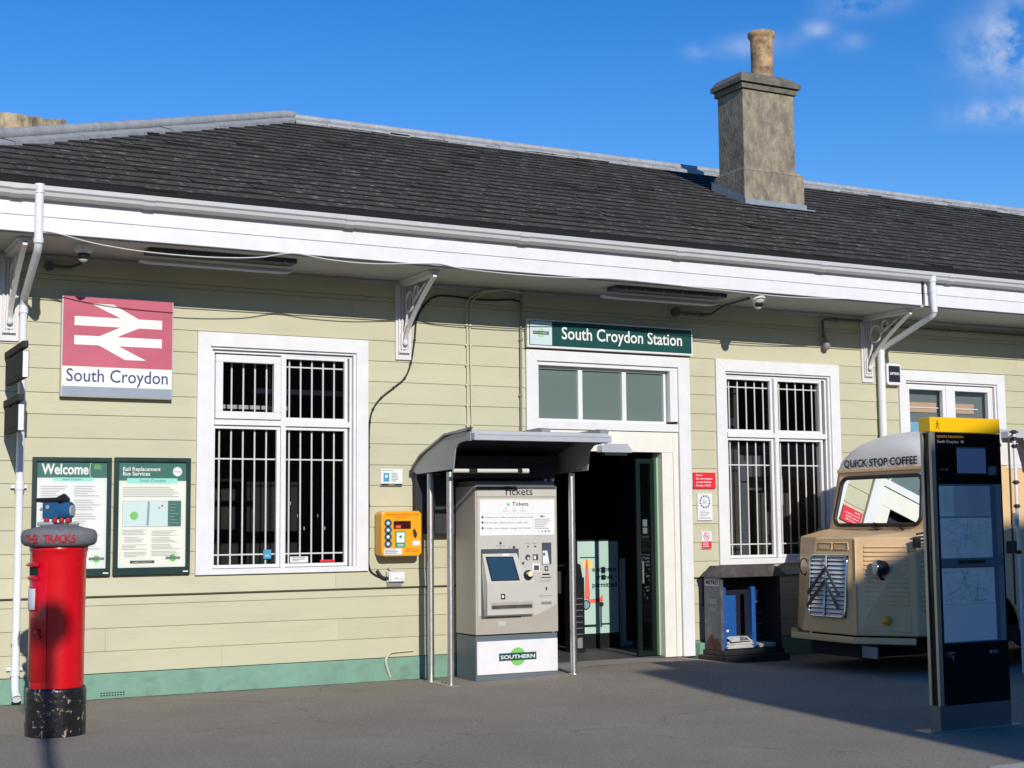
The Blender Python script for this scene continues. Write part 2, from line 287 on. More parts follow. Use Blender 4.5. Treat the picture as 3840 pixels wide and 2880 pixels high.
    def build(s, name, mats, parent=None, bevel=0, **tags):
        me = bpy.data.meshes.new(name); off = V(parent['_o']) if parent is not None and '_o' in parent else V((0, 0, 0))
        if parent is not None and '_o' not in parent:
            off = V(parent.parent['_o']) if parent.parent is not None and '_o' in parent.parent else V(parent.get('_b', (0, 0, 0)))
        base = V(tags.pop('base', (0, 0, 0))) if parent is None else V((0, 0, 0))
        me.from_pydata([tuple(V(q)-off-base) for q in s.v], [], s.f)
        for mm in mats: me.materials.append(M[mm])
        for p, mi, sm in zip(me.polygons, s.m, s.sm): p.material_index = mi; p.use_smooth = sm
        me.update()
        ob = bpy.data.objects.new(name, me); col.objects.link(ob)
        if parent is not None: ob.parent = parent
        else: ob.location = base; ob['_b'] = tuple(base)
        if bevel:
            bv = ob.modifiers.new('bevel', 'BEVEL'); bv.width = bevel; bv.segments = 2; bv.limit_method = 'ANGLE'; bv.angle_limit = R(40)
        for k, v_ in tags.items(): ob[k] = v_
        return ob
def thing(name, loc, label, cat, group=None):
    o = bpy.data.objects.new(name, None); col.objects.link(o); o.location = loc; o['_o'] = tuple(loc); o['label'] = label; o['category'] = cat
    if group: o['group'] = group
    return o
def gz(x, y):
    sm = lambda t: max(0, min(1, t))**2*(3-2*max(0, min(1, t)))
    return .062*sm((x-6.6)/2.0)*(1-sm((x-9.3)/.9))*sm((y+3.2)/2.6)

# ------------------------------------------------------------------ ground
g = B(); xs = [-300, -60, -15] + [i*.5 for i in range(-10, 45)] + [30, 60, 300]; ys = [-300, -60, -30] + [-20+i*.5 for i in range(0, 46)] + [12, 40, 300]
g.add([(x, y, gz(x, y)) for y in ys for x in xs], [(j*len(xs)+i, j*len(xs)+i+1, (j+1)*len(xs)+i+1, (j+1)*len(xs)+i) for j in range(len(ys)-1) for i in range(len(xs)-1)], 0, True)
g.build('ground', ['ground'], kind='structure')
k = B().box(7.15, 9.5, -7.55, -7.02, -.05, .012); k.build('pavement', ['kerb'], kind='structure', bevel=.005)
B().add([(x, y, gz(x, y)+.004) for y in (-.42, -.2, .08) for x in (7.75, 8.3, 8.9, 9.6)], [(j*4+i, j*4+i+1, j*4+i+5, j*4+i+4) for j in range(2) for i in range(3)], 0).build('path', ['drain'], kind='structure')

# ------------------------------------------------------------------ station building
st = thing('station_building', (8, 0, 0), 'single storey station building clad in sage painted boards under a dark slate roof', 'building')
X0, X1 = .9, 24.0
WIN1 = (4.036, 5.58, 1.18, 3.375); DOOR = (7.85, 9.38, .0, 2.35); TRAN = (7.72, 9.60, 2.62, 3.40); WIN2 = (10.284, 11.888, 1.16, 3.383); WIN3 = (13.13, 14.735, 1.16, 3.38)
CAS = [(3.905, 5.712, 1.126, 3.518), (7.585, 9.765, -.1, 3.515), (10.15, 12.028, 1.09, 3.525), (13.017, 14.88, 1.1, 3.515)]
OPEN = [(4.03, 5.585, 1.16, 3.38), (7.80, 9.42, -.1, 2.40), (7.72, 9.60, 2.60, 3.40), (10.28, 11.89, 1.14, 3.385), (13.12, 14.74, 1.14, 3.385)]
w_ = B()
def strips(z0, z1, ops, xa=X0, xb=X1):
    zc = (z0+z1)/2; cuts = sorted([(o[0], o[1]) for o in ops if o[2] < zc < o[3]]); out = []; x = xa
    for a, b in cuts:
        if a > x: out.append((x, a))
        x = max(x, b)
    if x < xb: out.append((x, xb))
    return out
zl = sorted({-.1, 4.4} | {o[2] for o in OPEN} | {o[3] for o in OPEN})
for a, b in zip(zl, zl[1:]):
    for xa, xb in strips(a, b, OPEN): w_.box(xa, xb, .0, .22, a, b, 1)
zk = [.231, .432, .647, .861, .951, 1.136, 1.353, 1.572, 1.786, 2.004, 2.217, 2.437, 2.658, 2.862, 3.089, 3.306, 3.523, 3.748, 3.94, 3.985, 4.16]
rn = random.Random(3)
for i, (a, b) in enumerate(zip(zk, zk[1:])):
    for xa, xb in strips(a, b, CAS):
        segs = [xa]; x = xa + rn.uniform(1.5, 9)
        while x < xb-.5: segs.append(x); x += rn.uniform(5.5, 9)
        if i == 1 and xa < 2: segs = [xa, 3.062, 5.4]
        segs.append(xb)
        lip = .013 if not .93 < a < .96 else .03
        for p, q in zip(segs, segs[1:]):
            gp = .0007 if p != xa else 0
            j = rn.uniform(-.0015, .0015)
            prof = [(-.0005, a+.004), (-lip-j, a+.004), (-lip-j-.001, a+.009), (-.007-j, b), (-.0005, b)]
            w_.yz(prof, p+gp, q-(.0007 if q != xb else 0), 0)
w_.box(X0, X1, -.026, 0, 3.742, 3.756, 0)
for xa, xb in strips(.94, .95, CAS): w_.box(xa, xb, -.034, -.0005, .944, .9515, 2)
w_.build('wall', ['siding', 'sidingdk', 'brown'], st)
B().box(X0, X0+.2, .2, 10.4, -.1, 4.4).box(X0, X1, 10.4, 10.6, -.1, 4.4).box(X1-.2, X1, .2, 10.4, -.1, 4.4).build('side_wall', ['siding'], st)
p = B()
for xa, xb in strips(0, .1, CAS): p.box(xa, xb, -.03, 0, -.1, .228)
p.build('plinth', ['plinth'], st, bevel=.006)
B().xz([(9.765, .0), (9.99, .0), (10.0, .10), (9.965, .20), (9.768, .215)], -.14, -.031).build('plinth_block', ['plinth'], st, bevel=.012)
v = B().box(3.0, 3.26, -.033, -.0305, .015, .07, 0)
for i in range(9):
    for j in range(2): v.box(3.02+i*.026, 3.034+i*.026, -.036, -.032, .022+j*.022, .034+j*.022, 1)
v.build('air_vent', ['plinth', 'dark'], st)
# eaves
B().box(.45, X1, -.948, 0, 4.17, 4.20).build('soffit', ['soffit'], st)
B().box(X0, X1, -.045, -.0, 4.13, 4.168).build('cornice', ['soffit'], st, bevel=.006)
fb = B().box(.45, 12.55, -.985, -.95, 4.185, 4.326).box(.45, 12.55, -.981, -.95, 4.332, 4.50).box(12.60, X1, -.985, -.95, 4.185, 4.326).box(12.60, X1, -.981, -.95, 4.332, 4.50)
fb.build('fascia', ['white'], st, bevel=.003)
gt = B(); prof = [(-.985, 4.485), (-1.0, 4.475), (-1.045, 4.478), (-1.075, 4.50), (-1.082, 4.53), (-1.10, 4.545), (-1.10, 4.585), (-1.092, 4.587), (-1.09, 4.548), (-1.07, 4.53), (-1.06, 4.495), (-.99, 4.49)]
gt.yz(prof, .45, X1, 0)
for x in (1.95, 3.1, 5.05, 6.97, 8.9, 10.9, 12.9, 14.5): 
    gt.yz([(a-.006 if a < -.99 else a, b-.006) for a, b in prof[:7]]+[(-1.09, 4.585), (-1.085, 4.54), (-.99, 4.48)], x, x+.10, 0)
gt.build('gutter', ['pvc'], st)
# roof
ZE, YE, YR = 4.655, -1.03, 5.2; ZR = 7.33; TP = (ZR-ZE)/(YR-YE); XH = 6.65; XE = XH-(YR-YE)
rf = B(); d = .03
rf.add([(XE, YE, ZE-d), (X1+1, YE, ZE-d), (X1+1, YR, ZR-d), (XH, YR, ZR-d), (XE, 2*YR-YE, ZE-d), (X1+1, 2*YR-YE, ZE-d), (XE, YE, ZE-d-.045), (X1+1, YE, ZE-d-.045)], [(0, 1, 2, 3), (0, 3, 4), (3, 2, 5, 4)], 0).add([(XE, YE-.004, ZE-.075), (X1+1, YE-.004, ZE-.075), (X1+1, YE-.004, ZE+.004), (XE, YE-.004, ZE+.004)], [(0, 1, 2, 3)], 1)  # dark front lip paints the shaded gap between slates and gutter
rf.build('roof_deck', ['slate', 'slateshade'], st)
sl = B(); rows = 23; rr = random.Random(11); SLN = math.hypot(YR-YE, ZR-ZE); ex = SLN/rows; du = V((0, (YR-YE)/SLN, (ZR-ZE)/SLN)); dn = V((0, -du.z, du.y))
for r in range(rows):
    s0 = r*ex; x = XE-.1+(r % 2)*.16 + rr.uniform(-.03, .03)
    while x < 20.5:
        wd = .31; yc = YE+du.y*(s0+ex*.5)
        if x+wd*.25 > XE+(yc-YE):
            lift = .015+abs(rr.gauss(0, .004)) + (.014 if rr.random() < .04 else 0); tl = rr.gauss(0, .0025); s1 = s0+ex+.02; jj = rr.gauss(0, .004)
            base = V((0, YE, ZE))
            P = lambda xx, ss, hh: base+V((xx, 0, 0))+du*ss+dn*hh
            a = P(x+.004, s0-jj, lift+tl); b = P(x+wd-.004, s0-jj, lift-tl); c = P(x+wd-.004, s1, .001); e = P(x+.004, s1, .001)
            a2 = P(x+.004, s0-jj, -.006); b2 = P(x+wd-.004, s0-jj, -.006)
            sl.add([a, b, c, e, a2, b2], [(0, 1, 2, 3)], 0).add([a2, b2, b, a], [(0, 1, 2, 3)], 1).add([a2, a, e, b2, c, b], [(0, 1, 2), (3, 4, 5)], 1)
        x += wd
sl.build('roof_slates', ['slate', 'slateshade'], st)
hd = B()
def ridge_run(p0, p1, side, seg, wdt, th=.02):
    p0, p1 = V(p0), V(p1); n = max(1, int((p1-p0).length/seg)); rq = random.Random(5)
    for i in range(n):
        a = p0.lerp(p1, i/n)+(p1-p0).normalized()*.006; b = p0.lerp(p1, (i+1)/n)
        o = rq.uniform(-.004, .004)
        for sd in side:
            sdv = V(sd)
            hd.add([a+V((0, 0, .05+o)), b+V((0, 0, .05+o)), b+sdv*wdt+V((0, 0, .046+o)), a+sdv*wdt+V((0, 0, .046+o)), b+sdv*wdt+V((0, 0, -.01)), a+sdv*wdt+V((0, 0, -.01))], [(3, 2, 1, 0), (5, 4, 2, 3)], 0)
ridge_run((XH, YR, ZR), (X1+1, YR, ZR), ((0, -.92, -.395), (0, .92, -.395)), .45, .30)
hdir = V((XE-XH, YE-YR, ZE-ZR)).normalized()
nf = V((0, -TP, 1)).normalized(); sdir = hdir.cross(nf).normalized(); 
if sdir.x < 0: sdir = -sdir
nl = V((-TP, 0, 1)).normalized(); sdl = hdir.cross(nl).normalized()
if sdl.y < 0: sdl = -sdl
ridge_run((XH, YR, ZR), (XE, YE, ZE), (tuple(sdir), tuple(sdl)), .6, .19)
hd.tube([V((XE, YE, ZE+.075)), V((XH-.12, YR-.12, ZR+.03)), V((XH+.05, YR, ZR+.075))], .06, 12)
hd.tube([(XH+.05, YR, ZR+.045), (X1, YR, ZR+.045)], .05, 12)
hd.build('ridge_tiles', ['ridge'], st)
# main chimney
ch = B().box(12.45, 13.53, 2.33, 3.06, 5.9, 6.60).box(12.47, 13.395, 2.35, 2.96, 6.60, 7.80)
ch.add([(12.45, 2.33, 6.60), (13.53, 2.33, 6.60), (13.53, 3.06, 6.60), (12.45, 3.06, 6.60), (12.472, 2.352, 6.66), (13.40, 2.352, 6.66), (13.40, 2.95, 6.66), (12.472, 2.95, 6.66)], [(0, 1, 5, 4), (1, 2, 6, 5), (2, 3, 7, 6), (3, 0, 4, 7)], 0)
chim = ch.build('chimney', ['render'], st, bevel=.012)
cp = B().box(12.435, 13.43, 2.315, 2.99, 7.80, 7.875)
cp.add([(12.395, 2.275, 7.885), (13.475, 2.275, 7.885), (13.475, 3.03, 7.885), (12.395, 3.03, 7.885), (12.395, 2.275, 7.95), (13.475, 2.275, 7.95), (13.475, 3.03, 7.95), (12.395, 3.03, 7.95), (12.46, 2.35, 8.04), (13.30, 2.35, 8.04), (13.30, 2.96, 8.04), (12.46, 2.96, 8.04), (12.95, 2.58, 8.14), (13.22, 2.58, 8.14), (13.22, 2.78, 8.14), (12.95, 2.78, 8.14)],
  [(3, 2, 1, 0), (0, 1, 5, 4), (1, 2, 6, 5), (2, 3, 7, 6), (3, 0, 4, 7), (4, 5, 9, 8), (5, 6, 10, 9), (6, 7, 11, 10), (7, 4, 8, 11), (8, 9, 13, 12), (9, 10, 14, 13), (10, 11, 15, 14), (11, 8, 12, 15), (12, 13, 14, 15)], 0)
cp.build('chimney_cap', ['rendcap'], chim)
B().lathe((13.09, 2.68, 0), [(.19, 8.08), (.17, 8.13), (.163, 8.16), (.163, 8.45), (.168, 8.68), (.176, 8.715), (.198, 8.74), (.202, 8.79), (.19, 8.805), (.15, 8.80), (.145, 8.2)], 36).build('chimney_pot', ['pot'], chim)
fz = lambda y: ZE+TP*(y-YE)
B().box(12.44, 13.545, 2.305, 2.329, 6.03, 6.17).add([(12.43, 2.31, 6.07), (12.43, 3.10, fz(3.10)+.0), (12.43, 3.10, fz(3.10)+.15), (12.43, 2.31, 6.21)], [(0, 1, 2, 3)], 0).add([(13.55, 2.31, 6.07), (13.55, 3.10, fz(3.10)), (13.55, 3.10, fz(3.10)+.12), (13.55, 2.31, 6.19)], [(0, 1, 2, 3)], 0).box(12.40, 13.58, 2.16, 2.31, 6.055, 6.072).build('flashing', ['lead'], chim)
ch2 = B(); rq = random.Random(2); top = [(2.2, 7.47)]+[(2.2+i*.1, 7.45+rq.uniform(-.02, .02)-(.0 if i < 14 else .02)) for i in range(1, 18)]+[(3.92, 7.42)]
ch2.xz([(2.2, 6.0)]+top+[(3.92, 6.0)], 7.0, 7.6)
ch2.build('chimney', ['renderw'], st, label='broad low stained chimney at the left end of the roof')

# ---- windows
def window(name, cas, inner, glass_y, parts, label=None):
    f = B(); a, b, c, e = cas; i0, i1, i2, i3 = inner
    yf = -.045
    f.xz([(a, e), (i0, i3), (i1, i3), (b, e)], yf, 0).xz([(a, c), (i0, c), (i0, i3), (a, e)], yf, 0).xz([(i1, c), (b, c), (b, e), (i1, i3)], yf, 0)
    f.box(i0, i1, yf, 0, c, i2)
    for q in (.0, .03):
        y_ = -.02+q*1.2
        f.box(i0+q, i0+.025+q, y_, .2, i2, i3-q).box(i1-.025-q, i1-q, y_, .2, i2, i3-q).box(i0+.0255+q, i1-.0255-q, y_, .2, i3-.025-q, i3-q)
    fr = f.build(name, ['white'], st, bevel=.003, **({'label': label} if label else {}))
    return fr
def frame_rect(bb, x0, x1, z0, z1, wd, y0, y1, m=0):
    bb.box(x0, x1, y0, y1, z1-wd, z1, m).box(x0, x1, y0, y1, z0, z0+wd, m).box(x0, x0+wd, y0, y1, z0+wd, z1-wd, m).box(x1-wd, x1, y0, y1, z0+wd, z1-wd, m)
def barred(fr, x0, x1, zb, zt, mull, rail, gl, gr, bars, hb, casement):
    s = B().box(mull[0], mull[1], -.012, .10, zb, zt).box(x0, x1, -.008, .095, rail[0], rail[1])
    for (q0, q1) in (gl, gr):
        lo = (zb, rail[0]); up = (rail[1], zt)
        for zz in (lo, up):
            if casement and q0 == gl[0] and zz == up: continue
            frame_rect(s, q0-.03, q1+.03, zz[0]+.002, zz[1]-.002, .034, .02, .06)
    s.build('sash', ['white'], fr, bevel=.003)
    if casement:
        c = B(); frame_rect(c, casement[0], casement[1], casement[2], casement[3], .075, -.03, .03); c.build('casement', ['white'], fr, bevel=.005)
    B().quad((x0, .055, zb), (x1, .055, zb), (x1, .055, zt), (x0, .055, zt)).build('glass_pane', ['glass'], fr)
    gb = B()
    for bx in bars: gb.tube([(bx, .085, zb+.02), (bx, .085, zt)], .0095, 8)
    for z, xa, xb in hb: gb.box(xa, xb, .078, .092, z-.007, z+.007)
    gb.build('security_bars', ['white'], fr)
fr1 = window('window', CAS[0], WIN1, .045, None, 'tall barred window left of the ticket machine')
barred(fr1, 4.09, 5.53, 1.181, 3.325, (4.775, 4.825), (2.60, 2.655), (4.10, 4.745), (4.835, 5.475), [4.165+.1215*i for i in range(5)]+[4.893+.1215*i for i in range(5)], [(3.214, 4.83, 5.5), (2.267, 4.09, 5.5), (1.315, 4.09, 5.5)], (4.092, 4.768, 2.66, 3.30))
fr2 = window('window', CAS[2], WIN2, .045, None, 'tall barred window behind the coffee van')
barred(fr2, 10.33, 11.84, 1.161, 3.33, (11.03, 11.085), (2.60, 2.66), (10.345, 10.995), (11.105, 11.76), [10.42+.1275*i for i in range(5)]+[11.175+.1275*i for i in range(5)], [(3.21, 10.33, 11.8), (2.272, 10.33, 11.8), (1.325, 10.33, 11.8)], None)
fr3 = window('window', CAS[3], WIN3, .045, None, 'unbarred window above the coffee van roof')
s3 = B(); s3.box(13.845, 13.965, -.012, .09, 1.19, 3.33); frame_rect(s3, 13.165, 13.85, 1.19, 3.33, .055, .0, .06); frame_rect(s3, 13.96, 14.66, 1.19, 3.33, .055, .0, .06); s3.build('sash', ['white'], fr3, bevel=.003)
B().quad((13.2, .04, 1.2), (14.65, .04, 1.2), (14.65, .04, 3.3), (13.2, .04, 3.3)).build('glass_pane', ['glass'], fr3)
bl = B().box(13.18, 14.7, .12, .13, 1.2, 3.3, 2)
for a, b in ((13.2, 13.78), (13.97, 14.45)):
    bl.box(a, b, .105, .118, 2.99, 3.12, 0).box(a, b+.06, .095, .104, 3.045, 3.058, 3).box(a, b-.02, .10, .118, 2.74, 2.86, 1).box(a-.01, b+.1, .098, .104, 2.72, 2.732, 3)
bl.box(13.2, 13.6, .09, .118, 1.3, 2.68, 1)
bl.build('blind', ['blindp', 'blindb', 'winback', 'white'], fr3)
# room boxes behind the barred windows
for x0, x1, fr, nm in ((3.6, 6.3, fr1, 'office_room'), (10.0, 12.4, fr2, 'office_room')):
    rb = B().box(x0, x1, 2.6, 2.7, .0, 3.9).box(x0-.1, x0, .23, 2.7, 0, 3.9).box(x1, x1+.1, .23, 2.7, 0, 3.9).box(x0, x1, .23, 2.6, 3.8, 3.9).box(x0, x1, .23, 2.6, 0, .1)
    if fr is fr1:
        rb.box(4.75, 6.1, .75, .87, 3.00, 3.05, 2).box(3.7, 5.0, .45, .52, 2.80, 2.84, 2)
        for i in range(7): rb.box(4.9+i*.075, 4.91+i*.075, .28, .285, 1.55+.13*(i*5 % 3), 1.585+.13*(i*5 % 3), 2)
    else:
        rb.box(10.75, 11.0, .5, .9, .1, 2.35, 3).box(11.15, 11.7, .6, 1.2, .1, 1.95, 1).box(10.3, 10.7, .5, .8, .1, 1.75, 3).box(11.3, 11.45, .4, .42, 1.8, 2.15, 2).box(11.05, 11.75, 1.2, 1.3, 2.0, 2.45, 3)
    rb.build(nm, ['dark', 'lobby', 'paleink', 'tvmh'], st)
B().box(4.62, 4.70, .05, .052, 1.27, 1.36, 0).text('WiFi', (4.66, .0485, 1.29), .028, 1, align='c').build('window_sticker', ['blueb', 'paper'], fr1)
B().box(4.90, 5.09, .05, .052, 1.225, 1.285, 0).lines(4.92, 5.06, 1.235, 1.28, .049, 3, 1, .006, 2).build('window_sticker', ['paper', 'greyink'], fr1)
B().box(5.22, 5.38, .05, .052, 1.225, 1.248, 0).build('window_sticker', ['signred'], fr1)
# ---- doorway
dr = B(); yf = -.05
dr.xz([(7.585, 3.515), (7.72, 3.395), (9.605, 3.395), (9.765, 3.515)], yf, 0).xz([(7.585, .06), (7.72, .06), (7.72, 3.395), (7.585, 3.515)], yf, 0).xz([(9.605, .06), (9.765, .06), (9.765, 3.515), (9.605, 3.395)], yf, 0)
door = dr.build('entrance_doorway', ['white'], st, bevel=.003)
tr = B().box(7.721, 9.604, -.025, .2, 3.35, 3.394).box(7.721, 7.75, -.025, .2, 2.76, 3.349).box(9.50, 9.604, -.025, .2, 2.76, 3.349).box(7.721, 9.604, -.03, .2, 2.64, 2.73)
for a, b in ((7.75, 8.315), (8.335, 8.9), (8.92, 9.47)): frame_rect(tr, a-.012, b+.012, 2.731, 3.349, .03, .04, .09)
tr.build('transom_frame', ['white'], door, bevel=.003)
B().quad((7.75, .07, 2.74), (9.5, .07, 2.74), (9.5, .07, 3.345), (7.75, .07, 3.345)).build('glass_pane', ['frost'], door)
hp = B().box(7.721, 9.604, -.012, .2, 2.40, 2.632).box(7.721, 7.85, -.012, .2, .06, 2.399).box(9.38, 9.53, -.012, .2, .06, 2.399).box(9.531, 9.60, -.024, .19, .06, 2.60)
hp.build('door_surround', ['cream'], door, bevel=.004)
B().xz([(8.52, 2.485), (8.84, 2.485), (8.90, 2.41), (8.90, 2.385), (8.50, 2.385), (8.50, 2.46)], -.13, -.013).box(8.54, 8.84, -.12, -.02, 2.35, 2.384, 1).build('door_sensor', ['canopyl', 'dark'], door, bevel=.004)
dl = B(); frame_rect(dl, 9.08, 9.33, .08, 2.33, .055, .09, .13); dl.box(9.335, 9.355, .045, .16, .08, 2.34, 1).box(9.3555, 9.379, .06, .14, .08, 2.34, 2).box(9.14, 9.16, .075, .09, .9, 1.15, 3).quad((9.13, .11, .13), (9.28, .11, .13), (9.28, .11, 2.28), (9.13, .11, 2.28), 4)
dl.box(9.16, 9.22, .084, .089, 1.55, 1.63, 5).box(9.16, 9.22, .084, .089, 1.47, 1.535, 5)
dl.build('sliding_door', ['doorf', 'strip', 'greyduct', 'steel', 'glass', 'greyink'], door)
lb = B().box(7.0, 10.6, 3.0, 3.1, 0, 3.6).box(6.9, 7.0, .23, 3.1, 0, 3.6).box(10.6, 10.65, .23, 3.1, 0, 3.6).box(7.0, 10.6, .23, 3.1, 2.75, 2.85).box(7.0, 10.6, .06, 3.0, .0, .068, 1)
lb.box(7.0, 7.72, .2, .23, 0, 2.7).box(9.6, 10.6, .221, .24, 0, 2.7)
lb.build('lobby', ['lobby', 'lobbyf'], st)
# ---- eaves brackets
def bracket(x):
    b = B().box(x-.09, x+.09, -.035, -.014, 3.33, 4.16)
    for q, d_ in ((-.055, .0), (-.02, 0), (.02, 0), (.055, 0)): b.box(x+q-.008, x+q+.008, -.055, -.035, 3.39, 4.1)
    b.box(x-.035, x+.035, -.06, -.035, 3.44, 3.62).box(x-.06, x+.06, -.07, -.035, 3.40, 3.425)
    b.box(x-.045, x+.045, -.83, -.04, 4.115, 4.168).box(x-.065, x+.065, -.81, -.04, 4.15, 4.169)
    br = b.build('eaves_bracket', ['bracket'], st, bevel=.004)
    c = B(); pts = []
    for i in range(13):
        t = i/12; pts.append((x, -.07-.76*t**1.4, 3.50+.61*t**0.92))
    w0 = .02
    for a, e in zip(pts, pts[1:]):
        c.prism([(x-w0, a[1], a[2]-.016), (x+w0, a[1], a[2]-.016), (x+w0, a[1], a[2]+.016), (x-w0, a[1], a[2]+.016)], V(e)-V(a))
    for rr_, cy, cz in ((.095, -.20, 3.93), (.05, -.37, 4.02)):
        c.tube([(x, cy+rr_*math.cos(t), cz+rr_*1.1*math.sin(t)) for t in [2*math.pi*k/20 for k in range(21)]], .014, 6)
    c.tube([(x, -.06, 3.62), (x, -.12, 3.75), (x, -.14, 3.84)], .013, 6).tube([(x, -.3, 3.92), (x, -.42, 3.98), (x, -.6, 4.07)], .012, 6)
    c.ball((x, -.085, 3.50), .028)
    c.build('scroll_brace', ['bracket'], br)
for x in (2.12, 6.115, 12.505): bracket(x)
# ---- downpipes
dp = B().tube([(2.195, -1.06, 4.60), (2.195, -1.06, 4.11)], .038, 16).tube([(2.195, -1.06, 4.60), (2.195, -1.06, 4.52)], .045, 16)
dp.tube([(2.195, -1.06, 4.14), (2.196, -1.05, 4.07), (2.2, -1.0, 4.02), (2.235, -.16, 3.74), (2.24, -.10, 3.70), (2.24, -.085, 3.62), (2.24, -.085, 2.0)], .036, 16).tube([(2.195, -1.06, 4.12), (2.196, -1.055, 4.08)], .044, 16)
dp.tube([(2.24, -.085, 2.0), (2.24, -.085, .18), (2.24, -.12, .11), (2.24, -.19, .07)], .036, 16).tube([(2.24, -.175, .085), (2.24, -.20, .065)], .043, 16, cap=False).disc((2.24, -.186, .074), .036, (0, -1, -.8), 1)
for z in (2.02, .62, .33, 3.66): dp.tube([(2.24, -.085, z), (2.24, -.085, z-.07)], .043, 16)
for z in (2.0, .34): dp.box(2.17, 2.31, -.05, -.02, z-.035, z-.005)
dp.build('downpipe', ['pvcw', 'dark'], st)
dp = B().tube([(12.66, -1.05, 4.56), (12.68, -1.05, 4.10)], .038, 16).tube([(12.66, -1.05, 4.56), (12.663, -1.05, 4.47)], .047, 16).tube([(12.668, -1.05, 4.38), (12.67, -1.05, 4.34)], .044, 16)
dp.tube([(12.68, -1.05, 4.14), (12.685, -1.03, 4.08), (12.70, -.95, 4.05), (12.70, -.2, 3.80), (12.69, -.10, 3.75), (12.685, -.085, 3.68)], .036, 16)
dp.tube([(12.685, -.085, 3.70), (12.685, -.085, .1)], .046, 18).tube([(12.685, -.085, 3.75), (12.685, -.085, 3.70)], .052, 16)
dp.build('downpipe', ['pvcw', 'dark'], st)

# ------------------------------------------------------------------ things fixed to the building
def soffit_light(x0, x1, label):
    t = thing('batten_light', ((x0+x1)/2, -.75, 4.1), label, 'light', 'batten lights under the eaves')
    B().box(x0, x1, -.80, -.60, 4.125, 4.168).build('housing', ['lamp'], t, bevel=.006)
    b = B().xz([(x0-.02, 4.075), (x0+.06, 4.065), (x1-.06, 4.065), (x1+.02, 4.075), (x1+.02, 4.10), (x0-.02, 4.10)], -.60, -.48)
    b.build('diffuser', ['pvc'], t, bevel=.008)
    for i in range(6): B().box(x0+.12+(x1-x0-.24)*i/5-.012, x0+.12+(x1-x0-.24)*i/5+.012, -.812, -.80, 4.122, 4.14).build('clip', ['greyduct'], t)
soffit_light(3.22, 4.66, 'long dark batten light under the eaves above the tall left window')
soffit_light(8.30, 9.78, 'long grey batten light under the eaves above the station name board')
def dome_cam(x, y, label):
    t = thing('dome_camera', (x, y, 4.1), label, 'camera', 'dome cameras under the eaves')
    B().lathe((x, y, 0), [(.085, 4.17), (.085, 4.13), (.07, 4.10), (.055, 4.09)], 24).build('housing', ['camw'], t)
    B().lathe((x, y, 0), [(.056, 4.09), (.055, 4.06), (.042, 4.03), (.02, 4.012), (.0, 4.008)], 24).build('dome', ['camw'], t)
    B().lathe((x, y-.004, 0), [(.057, 4.085), (.057, 4.055), (.046, 4.035), (.03, 4.028)], 24, 0, R(190), R(350)).build('lens_window', ['black'], t)
dome_cam(2.66, -.66, 'white dome camera under the eaves above the red sign')
dome_cam(10.18, -.84, 'white dome camera under the eaves right of the name board')
for pts, lb_, loc in (([(2.74, -.045, 4.03), (2.80, -.045, 4.03)], None, None),): pass
def conduit(pts, r, mname, label, cat='cable', clips=(), cr=None, name='cable', extra=None):
    b = B().tube(pts, r, 8)
    for c in clips: b.ball(c, cr or r*1.7, 0, 8)
    if extra: extra(b)
    return b.build(name, [mname], base=pts[0], label=label, category=cat)
def cv(pts, n=6):
    P_ = [V(p) for p in pts]; out = []
    for i in range(len(P_)-1):
        p0 = P_[max(i-1, 0)]; p1 = P_[i]; p2 = P_[i+1]; p3 = P_[min(i+2, len(P_)-1)]
        for k_ in range(n):
            t = k_/n; out.append(.5*((2*p1)+(p2-p0)*t+(2*p0-5*p1+4*p2-p3)*t*t+(3*p1-p0-3*p2+p3)*t**3))
    out.append(P_[-1]); return out
bc = [(7.55, 4.03), (7.42, 4.06), (7.20, 4.04), (6.95, 4.035), (6.68, 4.05), (6.48, 4.03), (6.35, 3.92), (6.27, 3.77), (6.245, 3.55), (6.20, 3.30), (6.13, 3.14), (6.00, 3.03), (5.86, 2.92), (5.77, 2.80), (5.732, 2.66), (5.722, 2.40), (5.722, 1.8), (5.72, 1.35), (5.725, 1.17), (5.78, 1.09), (5.91, 1.03)]
conduit(cv([(x, -.03, z) for x, z in bc]), .0095, 'cable', 'thick black cable looping down the wall from the eaves past the tall left window', clips=[(x, -.03, z) for x, z in bc[5:18]], cr=.015)
for i, dx in enumerate((-.028, .028)):
    conduit(cv([(7.5, -.12, 4.13), (7.3, -.1, 4.15), (7.08+dx, -.05, 4.12), (6.93+dx, -.035, 4.04), (6.885+dx, -.03, 3.95)], 5)+[V((6.885+dx*.6, -.03, 3.7)), V((6.895+dx, -.03, 2.4))], .010, 'duct' , ('left' if i == 0 else 'right')+' one of two painted cables running down the wall left of the doorway', clips=[(6.887+dx, -.03, 3.74-.217*j) for j in range(6)], cr=.014)
conduit([(7.52, -.05, 4.16), (7.52, -.045, 3.76), (7.515, -.04, 2.3)], .013, 'greyduct', 'straight grey conduit beside the left side of the doorway', cat='conduit', clips=[(7.52, -.05, 4.0), (7.52, -.05, 3.62), (7.515, -.04, 3.0)], cr=.022, name='conduit')
conduit([(2.50, -.05, 4.06), (2.66, -.05, 4.06), (2.74, -.08, 4.09), (2.77, -.3, 4.15), (2.70, -.55, 4.16)], .014, 'dkduct', 'dark conduit with a round box beside the left dome camera', cat='conduit', name='conduit', extra=lambda b: b.tube([(2.47, -.03, 4.06), (2.47, -.075, 4.06)], .045, 16))
